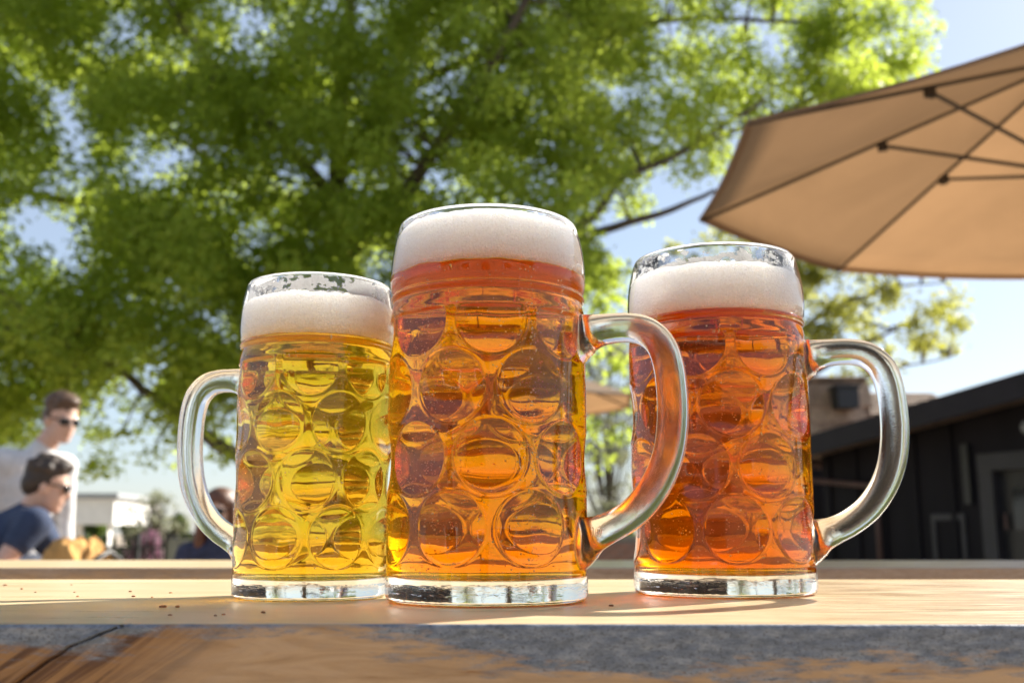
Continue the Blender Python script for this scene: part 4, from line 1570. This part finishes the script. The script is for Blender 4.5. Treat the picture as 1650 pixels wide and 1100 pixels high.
M_LENS = simple('sunglass_lens', (0.012, 0.012, 0.014), 0.12, 0.1)
M_JEANS = simple('dark_jeans', (0.05, 0.06, 0.09), 0.85, 0.25, 30)


def sunglasses(c, Hm, parent, s=1.0):
    mb = MB()
    for k in (-1, 1):
        mb.ellipsoid(Vector(c) + Hm @ (Vector((0.094, 0.031 * k, 0.003)) * s), (0.010 * s, 0.027 * s, 0.021 * s), Hm @ Matrix.Rotation(0.25 * k, 3, 'Z'), 12, 8)
        mb.tube([Vector(c) + Hm @ (Vector((0.088, 0.056 * k, 0.010)) * s), Vector(c) + Hm @ (Vector((0.0, 0.083 * k, 0.010)) * s)], 0.004 * s, 6)
    mb.tube([Vector(c) + Hm @ (Vector((0.102, -0.012, 0.008)) * s), Vector(c) + Hm @ (Vector((0.102, 0.012, 0.008)) * s)], 0.004 * s, 6)
    return mb.build('sunglasses', M_LENS, parent, True)


def person(label, J, head, Hm, skin, shirt, trousers, hair_fn, hairm, shades=True, sleeve='long', s=1.0, group=None):
    """J: joints in world coordinates: pelvis, chest, neck, sh/el/wr/hip/kn/an for l and r, dir_l/dir_r hand directions"""
    base = Vector((J['pelvis'][0], J['pelvis'][1], GROUND))
    root = tag(empty('person', base), label, 'person', group)
    J = {k: (Vector(v) - base if not k.startswith('dir') else Vector(v)) for k, v in J.items()}
    head = Vector(head) - base
    b = MB()
    add_head(b, head, Hm, s)
    cap(b, J['neck'], head + Hm @ Vector((-0.02, 0, -0.05)), 0.060 * s, 0.056 * s)
    ax = (J['sh_r'] - J['sh_l'])
    ax.z = 0
    ax.normalize()
    fw = ax.cross(Vector((0, 0, 1)))
    TM = Matrix((ax, fw, Vector((0, 0, 1)))).transposed()

    def torso(mb, g):
        for t, rx, ry in ((0.0, 0.165, 0.115), (0.25, 0.15, 0.110), (0.5, 0.150, 0.110), (0.75, 0.165, 0.118), (0.95, 0.168, 0.115)):
            p = J['pelvis'].lerp(J['chest'], t)
            mb.ellipsoid(p, ((rx + g) * s, (ry + g) * s, 0.13 * s), TM, 18, 12)
        cap(mb, J['sh_l'], J['sh_r'], (0.062 + g) * s, (0.062 + g) * s)
        cap(mb, J['chest'], J['neck'], (0.11 + g) * s, (0.058 + g * 0.5) * s)
        for q in 'lr':
            cap(mb, J['chest'].lerp(J['neck'], 0.35), J['sh_' + q], (0.075 + g) * s, (0.062 + g) * s)

    def arm(mb, q, g, stop):
        cap(mb, J['sh_' + q], J['el_' + q] if stop > 1 else J['sh_' + q].lerp(J['el_' + q], stop), (0.055 + g) * s, (0.043 + g) * s)
        if stop > 1:
            cap(mb, J['el_' + q], J['wr_' + q] if stop > 2 else J['el_' + q].lerp(J['wr_' + q], stop - 1), (0.042 + g) * s, (0.029 + g) * s)

    def leg(mb, q, g):
        cap(mb, J['hip_' + q], J['kn_' + q], (0.085 + g) * s, (0.060 + g) * s)
        cap(mb, J['kn_' + q], J['an_' + q], (0.058 + g) * s, (0.040 + g) * s)

    torso(b, 0)
    for q in 'lr':
        arm(b, q, 0, 3)
        add_hand(b, J['wr_' + q], J['dir_' + q], Vector((0, 0, 1)) if abs(J['dir_' + q].normalized().z) < 0.8 else fw, s)
        leg(b, q, 0)
        cap(b, J['an_' + q], J['an_' + q] + fw * 0.0 + Vector((0, 0, -0.03)), 0.04 * s, 0.035 * s)
    fuse(b, 'body', skin, root, 0.0085 * s, 4)
    sh_ = MB()
    torso(sh_, 0.016)
    for q in 'lr':
        arm(sh_, q, 0.016 if sleeve == 'long' else 0.024, 1.93 if sleeve == 'long' else 0.40)
    cl = fuse(sh_, 'shirt', shirt, root, 0.014 * s, 5)
    tr = MB()
    tr.ellipsoid(J['pelvis'] + Vector((0, 0, -0.02)), (0.185 * s, 0.14 * s, 0.13 * s), TM, 18, 12)
    for q in 'lr':
        leg(tr, q, 0.018)
    fuse(tr, 'trousers', trousers, root, 0.016 * s, 4)
    for q in 'lr':
        f = MB()
        toe = J['toe_' + q] if 'toe_' + q in J else J['an_' + q] + fw * 0.16 + Vector((0, 0, -0.05))
        cap(f, J['an_' + q] + Vector((0, 0, -0.045)), toe, 0.045, 0.036)
        f.build('shoe', M_IRON, root, True)
    hb = MB()
    hair_fn(hb, head, Hm, s)
    fuse(hb, 'hair', hairm, root, 0.008 * s, 3)
    if shades:
        sunglasses(head, Hm, root, s)
    return root


def short_hair(mb, c, Hm, s):
    E = lambda p, r: mb.ellipsoid(Vector(c) + Hm @ (Vector(p) * s), tuple(x * s for x in r), Hm, 18, 12)
    E((-0.022, 0, 0.062), (0.100, 0.083, 0.078))
    E((-0.058, 0, 0.005), (0.062, 0.079, 0.070))
    E((0.030, 0, 0.108), (0.066, 0.064, 0.034))
    for k in (-1, 1):
        E((-0.020, 0.070 * k, 0.030), (0.040, 0.015, 0.045))
    rt = random.Random(int(c[0] * 1000))
    for k in range(46):                                        # uneven tufts
        a, b = rt.uniform(-2.6, 2.6), rt.uniform(0.15, 1.35)
        E((-0.022 + 0.098 * math.cos(a) * math.cos(b), 0.082 * math.sin(a) * math.cos(b), 0.062 + 0.080 * math.sin(b)), (0.022, 0.012, 0.012 + 0.008 * rt.random()))


def long_hair(mb, c, Hm, s):
    E = lambda p, r: mb.ellipsoid(Vector(c) + Hm @ (Vector(p) * s), tuple(x * s for x in r), Hm, 18, 12)
    E((-0.020, 0, 0.055), (0.106, 0.092, 0.084))
    E((-0.070, 0, -0.06), (0.050, 0.090, 0.15))
    for k in (-1, 1):
        E((0.005, 0.084 * k, -0.04), (0.045, 0.026, 0.11))
        E((0.010, 0.098 * k, -0.16), (0.045, 0.034, 0.13))
        E((0.020, 0.095 * k, -0.26), (0.038, 0.030, 0.09))
        for j in range(9):                                     # loose strands
            E((0.03 * math.sin(j * 2.1), (0.088 + 0.02 * math.cos(j * 1.7)) * k, -0.03 * j), (0.02, 0.012, 0.07))


M_SKIN1 = skinm('fair_skin', (0.62, 0.40, 0.31))
M_SKIN2 = skinm('tan_skin', (0.60, 0.40, 0.31))
M_HAIR1 = simple('brown_hair', (0.10, 0.055, 0.03), 0.55, 0.4, 40, 0.6, 0.004, bscale=120)
M_HAIR2 = simple('dark_hair', (0.04, 0.026, 0.018), 0.55, 0.4, 40, 0.6, 0.004, bscale=120)
M_HAIR3 = simple('auburn_hair', (0.11, 0.045, 0.022), 0.5, 0.4, 30, 0.6, 0.004, bscale=80)
M_GREYSHIRT = simple('grey_sweater', (0.60, 0.60, 0.61), 0.9, 0.12, 20, 0.4, 0.01, bscale=25)
M_NAVY = simple('navy_tshirt', (0.028, 0.045, 0.095), 0.9, 0.2, 20, 0.4, 0.01, bscale=25)
M_DARKTOP = simple('dark_blue_top', (0.025, 0.035, 0.075), 0.85, 0.4, 40, 0.3, 0.01)

# standing man in a grey sweater, turned to the right, looking down
Ys = 5.55
hd = at(99, 676, Ys)
k = 0.985
sx, sy = hd.x - 0.115, hd.y
J = dict(pelvis=(sx - 0.10, sy + 0.03, hd.z - 0.72), chest=(sx - 0.035, sy + 0.0, hd.z - 0.33), neck=(sx + 0.025, sy, hd.z - 0.155),
         sh_r=(sx + 0.075, sy - 0.145, hd.z - 0.235), sh_l=(sx - 0.05, sy + 0.17, hd.z - 0.225))
J['sh_r'] = Vector((sx - 0.125, sy - 0.165, hd.z - 0.235))
J['sh_l'] = Vector((sx + 0.075, sy + 0.165, hd.z - 0.24))
J.update(el_r=J['sh_r'] + Vector((-0.09, -0.03, -0.27)), wr_r=J['sh_r'] + Vector((0.06, -0.10, -0.47)), el_l=J['sh_l'] + Vector((0.0, 0.05, -0.28)), wr_l=J['sh_l'] + Vector((0.05, 0.0, -0.52)),
         dir_r=Vector((0.7, -0.1, -0.6)), dir_l=Vector((0.2, 0.0, -0.95)),
         hip_r=Vector((sx - 0.12, sy - 0.06, hd.z - 0.76)), hip_l=Vector((sx - 0.09, sy + 0.12, hd.z - 0.76)),
         kn_r=Vector((sx - 0.08, sy - 0.07, GROUND + 0.46)), kn_l=Vector((sx - 0.04, sy + 0.13, GROUND + 0.46)), an_r=Vector((sx - 0.13, sy - 0.07, GROUND + 0.085)), an_l=Vector((sx - 0.10, sy + 0.13, GROUND + 0.085)),
         toe_r=Vector((sx + 0.05, sy - 0.10, GROUND + 0.04)), toe_l=Vector((sx + 0.08, sy + 0.10, GROUND + 0.04)))
person('man standing in grey sweater and sunglasses, looking down to the right', J, hd, head_matrix(R(-38), R(14)), M_SKIN1, M_GREYSHIRT, M_JEANS, short_hair, M_HAIR1)

# seated man in a navy t-shirt, seen from behind his right side, leaning on his elbow
Yt = 5.0
hd = at(76, 783, Yt)
sx, sy = hd.x - 0.07, hd.y
J = dict(pelvis=(sx - 0.26, sy - 0.04, GROUND + 0.53), chest=(sx - 0.10, sy - 0.02, hd.z - 0.235), neck=(sx + 0.0, sy, hd.z - 0.12))
J['sh_r'] = Vector((sx + 0.10, sy - 0.17, hd.z - 0.175))
J['sh_l'] = Vector((sx - 0.06, sy + 0.19, hd.z - 0.17))
J.update(el_r=J['sh_r'] + Vector((-0.105, -0.12, -0.215)), wr_r=J['sh_r'] + Vector((0.09, -0.26, -0.20)), el_l=J['sh_l'] + Vector((0.16, 0.03, -0.24)), wr_l=J['sh_l'] + Vector((0.36, -0.06, -0.225)),
         dir_r=Vector((0.9, -0.4, 0.0)), dir_l=Vector((0.95, -0.3, 0)),
         hip_r=Vector((sx - 0.22, sy - 0.13, GROUND + 0.52)), hip_l=Vector((sx - 0.25, sy + 0.08, GROUND + 0.52)),
         kn_r=Vector((sx + 0.20, sy - 0.17, GROUND + 0.50)), kn_l=Vector((sx + 0.19, sy + 0.10, GROUND + 0.50)), an_r=Vector((sx + 0.16, sy - 0.17, GROUND + 0.085)), an_l=Vector((sx + 0.15, sy + 0.10, GROUND + 0.085)),
         toe_r=Vector((sx + 0.34, sy - 0.18, GROUND + 0.04)), toe_l=Vector((sx + 0.33, sy + 0.09, GROUND + 0.04)))
PT = J['el_r'].z - 0.050                                 # height of the table the arms rest on
seat_x, seat_y = sx - 0.26, sy - 0.04
person('seated man in navy t-shirt leaning on his bare arm, back turned', J, hd, head_matrix(R(18), R(12)), M_SKIN1, M_NAVY, M_JEANS, short_hair, M_HAIR2, True, 'short')

# woman with long hair and sunglasses facing the camera
Yw = 5.6
hd = at(353, 824, Yw)
sx, sy = hd.x, hd.y
J = dict(pelvis=(sx, sy + 0.06, hd.z - 0.66), chest=(sx, sy + 0.03, hd.z - 0.31), neck=(sx, sy + 0.02, hd.z - 0.145))
J['sh_r'] = Vector((sx - 0.155, sy + 0.02, hd.z - 0.225))
J['sh_l'] = Vector((sx + 0.155, sy + 0.02, hd.z - 0.225))
J.update(el_r=J['sh_r'] + Vector((-0.05, -0.10, -0.22)), wr_r=J['sh_r'] + Vector((0.08, -0.30, -0.205)), el_l=J['sh_l'] + Vector((0.05, -0.10, -0.22)), wr_l=J['sh_l'] + Vector((-0.08, -0.30, -0.205)),
         dir_r=Vector((0.7, -0.7, 0)), dir_l=Vector((-0.7, -0.7, 0)),
         hip_r=Vector((sx - 0.09, sy + 0.06, hd.z - 0.68)), hip_l=Vector((sx + 0.09, sy + 0.06, hd.z - 0.68)))
for q, o in (('r', -0.1), ('l', 0.1)):
    J['kn_' + q] = Vector((sx + o, sy - 0.36, J['hip_r'].z - 0.02))
    J['an_' + q] = Vector((sx + o, sy - 0.28, max(GROUND + 0.085, J['hip_r'].z - 0.40)))
    J['toe_' + q] = Vector((sx + o, sy - 0.46, GROUND + 0.04))
w_seat = J['hip_r'].z - 0.105
w_tab = J['el_r'].z - 0.055
person('woman with long auburn hair and sunglasses, framed by the left mug handle', J, hd, head_matrix(R(-92), R(2)), M_SKIN2, M_DARKTOP, M_JEANS, long_hair, M_HAIR3, True, 'long', 0.94)

# the tables and benches they sit at (mostly hidden behind the second table)
M_BENCH = simple('picnic_wood', (0.42, 0.29, 0.17), 0.6, 0.3, 10, 0.3, 0.003, stretch=(0.4, 4, 4))


def picnic(name, cat, x0, x1, y0, y1, z, label, n):
    t = tag(empty(name, ((x0 + x1) / 2, (y0 + y1) / 2, GROUND)), label, cat)
    hx, hy, h = (x1 - x0) / 2, (y1 - y0) / 2, z - GROUND
    w = 2 * hy / n
    for k in range(n):
        MB().box((-hx, -hy + k * w, h - 0.035), (hx, -hy + (k + 1) * w - 0.008, h)).build('plank', M_BENCH, t, bevel=0.003)
    for sx_ in (-hx + 0.12, hx - 0.12):
        MB().box((sx_ - 0.03, -hy + 0.02, h - 0.075), (sx_ + 0.03, hy - 0.03, h - 0.037)).build('cross_bar', M_BENCH, t)
        for sy_ in (-hy + 0.05, hy - 0.05):
            MB().box((sx_ - 0.03, sy_ - 0.03, 0), (sx_ + 0.03, sy_ + 0.03, h - 0.077)).build('leg', M_BENCH, t)
    return t


picnic('picnic_table', 'table', seat_x + 0.24, seat_x + 1.15, 4.35, 5.25, PT, 'wooden picnic table under the tan jacket', 5)
picnic('bench', 'bench', seat_x - 0.24, seat_x + 0.08, 4.5, 5.4, GROUND + 0.43, 'wooden bench under the seated man', 2)
picnic('picnic_table', 'table', -2.15, -1.0, 4.72, 5.28, w_tab, 'wooden picnic table in front of the woman', 4)
picnic('bench', 'bench', -2.1, -1.1, 5.48, 5.82, w_seat, 'wooden bench under the woman', 2)

# crumpled tan jacket on the table beside the seated man
ja, jb = at(60, 905, 4.72), at(206, 868, 4.72)
jw, jh = (jb.x - ja.x) / 2, jb.z - PT
jo = tag(empty('jacket', ((ja.x + jb.x) / 2, 4.72, PT)), 'crumpled tan jacket heaped on the table beside the seated man', 'jacket')
nu_, nv_ = 90, 40
vs, fs = [], []
for i in range(nv_ + 1):
    f = i / nv_
    for j in range(nu_):
        a = 2 * math.pi * j / nu_
        rr = 1 - f
        x, y = math.cos(a) * rr * jw, math.sin(a) * rr * 0.17
        hgt = (1 - rr ** 2.6) ** 0.75 * (0.74 - 0.22 * (x / jw) - 0.30 * max(0, x / jw) ** 2)
        n1 = mnoise.noise((x * 9, y * 9, 4.1))
        n2 = mnoise.noise((x * 26 + n1 * 2, y * 14, 7.7))
        fold = 1 - abs(n2) * 1.5
        z = max(0.0, jh * (hgt * (1.12 + 0.40 * n1) + 0.20 * fold * min(1, hgt * 2)))
        vs.append((x + 0.02 * n2 * rr, y + 0.03 * n1, z + 0.001))
for i in range(nv_):
    for j in range(nu_):
        j2 = (j + 1) % nu_
        fs.append((i * nu_ + j, i * nu_ + j2, (i + 1) * nu_ + j2, (i + 1) * nu_ + j))
MB().add(vs, fs).build('cloth', simple('tan_jacket_cloth', (0.50, 0.27, 0.08), 0.9, 0.2, 12, 0.5, 0.01, bscale=30), jo, True)
st = MB().tube([(jw * 0.45, -0.12, 0.02), (jw * 0.5, -0.10, jh * 0.55), (jw * 0.62, -0.02, jh * 0.72), (jw * 0.74, 0.05, jh * 0.55), (jw * 0.86, 0.1, jh * 0.2)], 0.014, 8)
st.build('strap', M_IRON, jo, True)

# ================================================================== unseen hall added behind the photographer (mirrored in the glass, bounces warm sunlight)
M_HALL = simple('added_hall_boards', (0.24, 0.185, 0.13), 0.75, 0.25, 2, 0.3, 0.006, bscale=12, stretch=(6, 1, 0.3))
hall = tag(empty('added_bounce_hall', (0, -6.0, GROUND)), 'unseen brown timber hall added behind the viewer for warm fill and mug reflections', 'building')
for k in range(22):
    MB().box((-8.8 + k * 0.8, -0.04, 0), (-8.02 + k * 0.8, 0.0, 3.3)).build('wall_board', M_HALL, hall, bevel=0.006)
MB().box((-8.8, -0.25, 0), (8.8, -0.045, 3.3)).build('wall', M_HALL, hall)
MB().box((-9.2, -3.0, 3.303), (9.2, 0.7, 3.42)).build('roof', M_SHINGLE, hall)
for x in (-6.4, -3.6, 2.2, 5.2):
    wd = MB().box((x, 0.003, 0.95), (x + 1.3, 0.03, 2.3)).build('window', M_GLASSDARK, hall)
    for lo, hi in (((x - 0.08, 0.004, 0.87), (x - 0.002, 0.06, 2.38)), ((x + 1.302, 0.004, 0.87), (x + 1.38, 0.06, 2.38)), ((x, 0.004, 2.303), (x + 1.3, 0.06, 2.38)), ((x, 0.004, 0.87), (x + 1.3, 0.08, 0.947))):
        MB().box(lo, hi).build('frame', M_WHITE, wd)
dr = MB().box((-0.7, 0.003, 0.0), (0.3, 0.04, 2.1)).build('door', M_DARKDOOR, hall)
MB().tube([(0.18, 0.07, 0.95), (0.18, 0.07, 1.15)], 0.015, 8).build('handle', M_PIPE, dr)
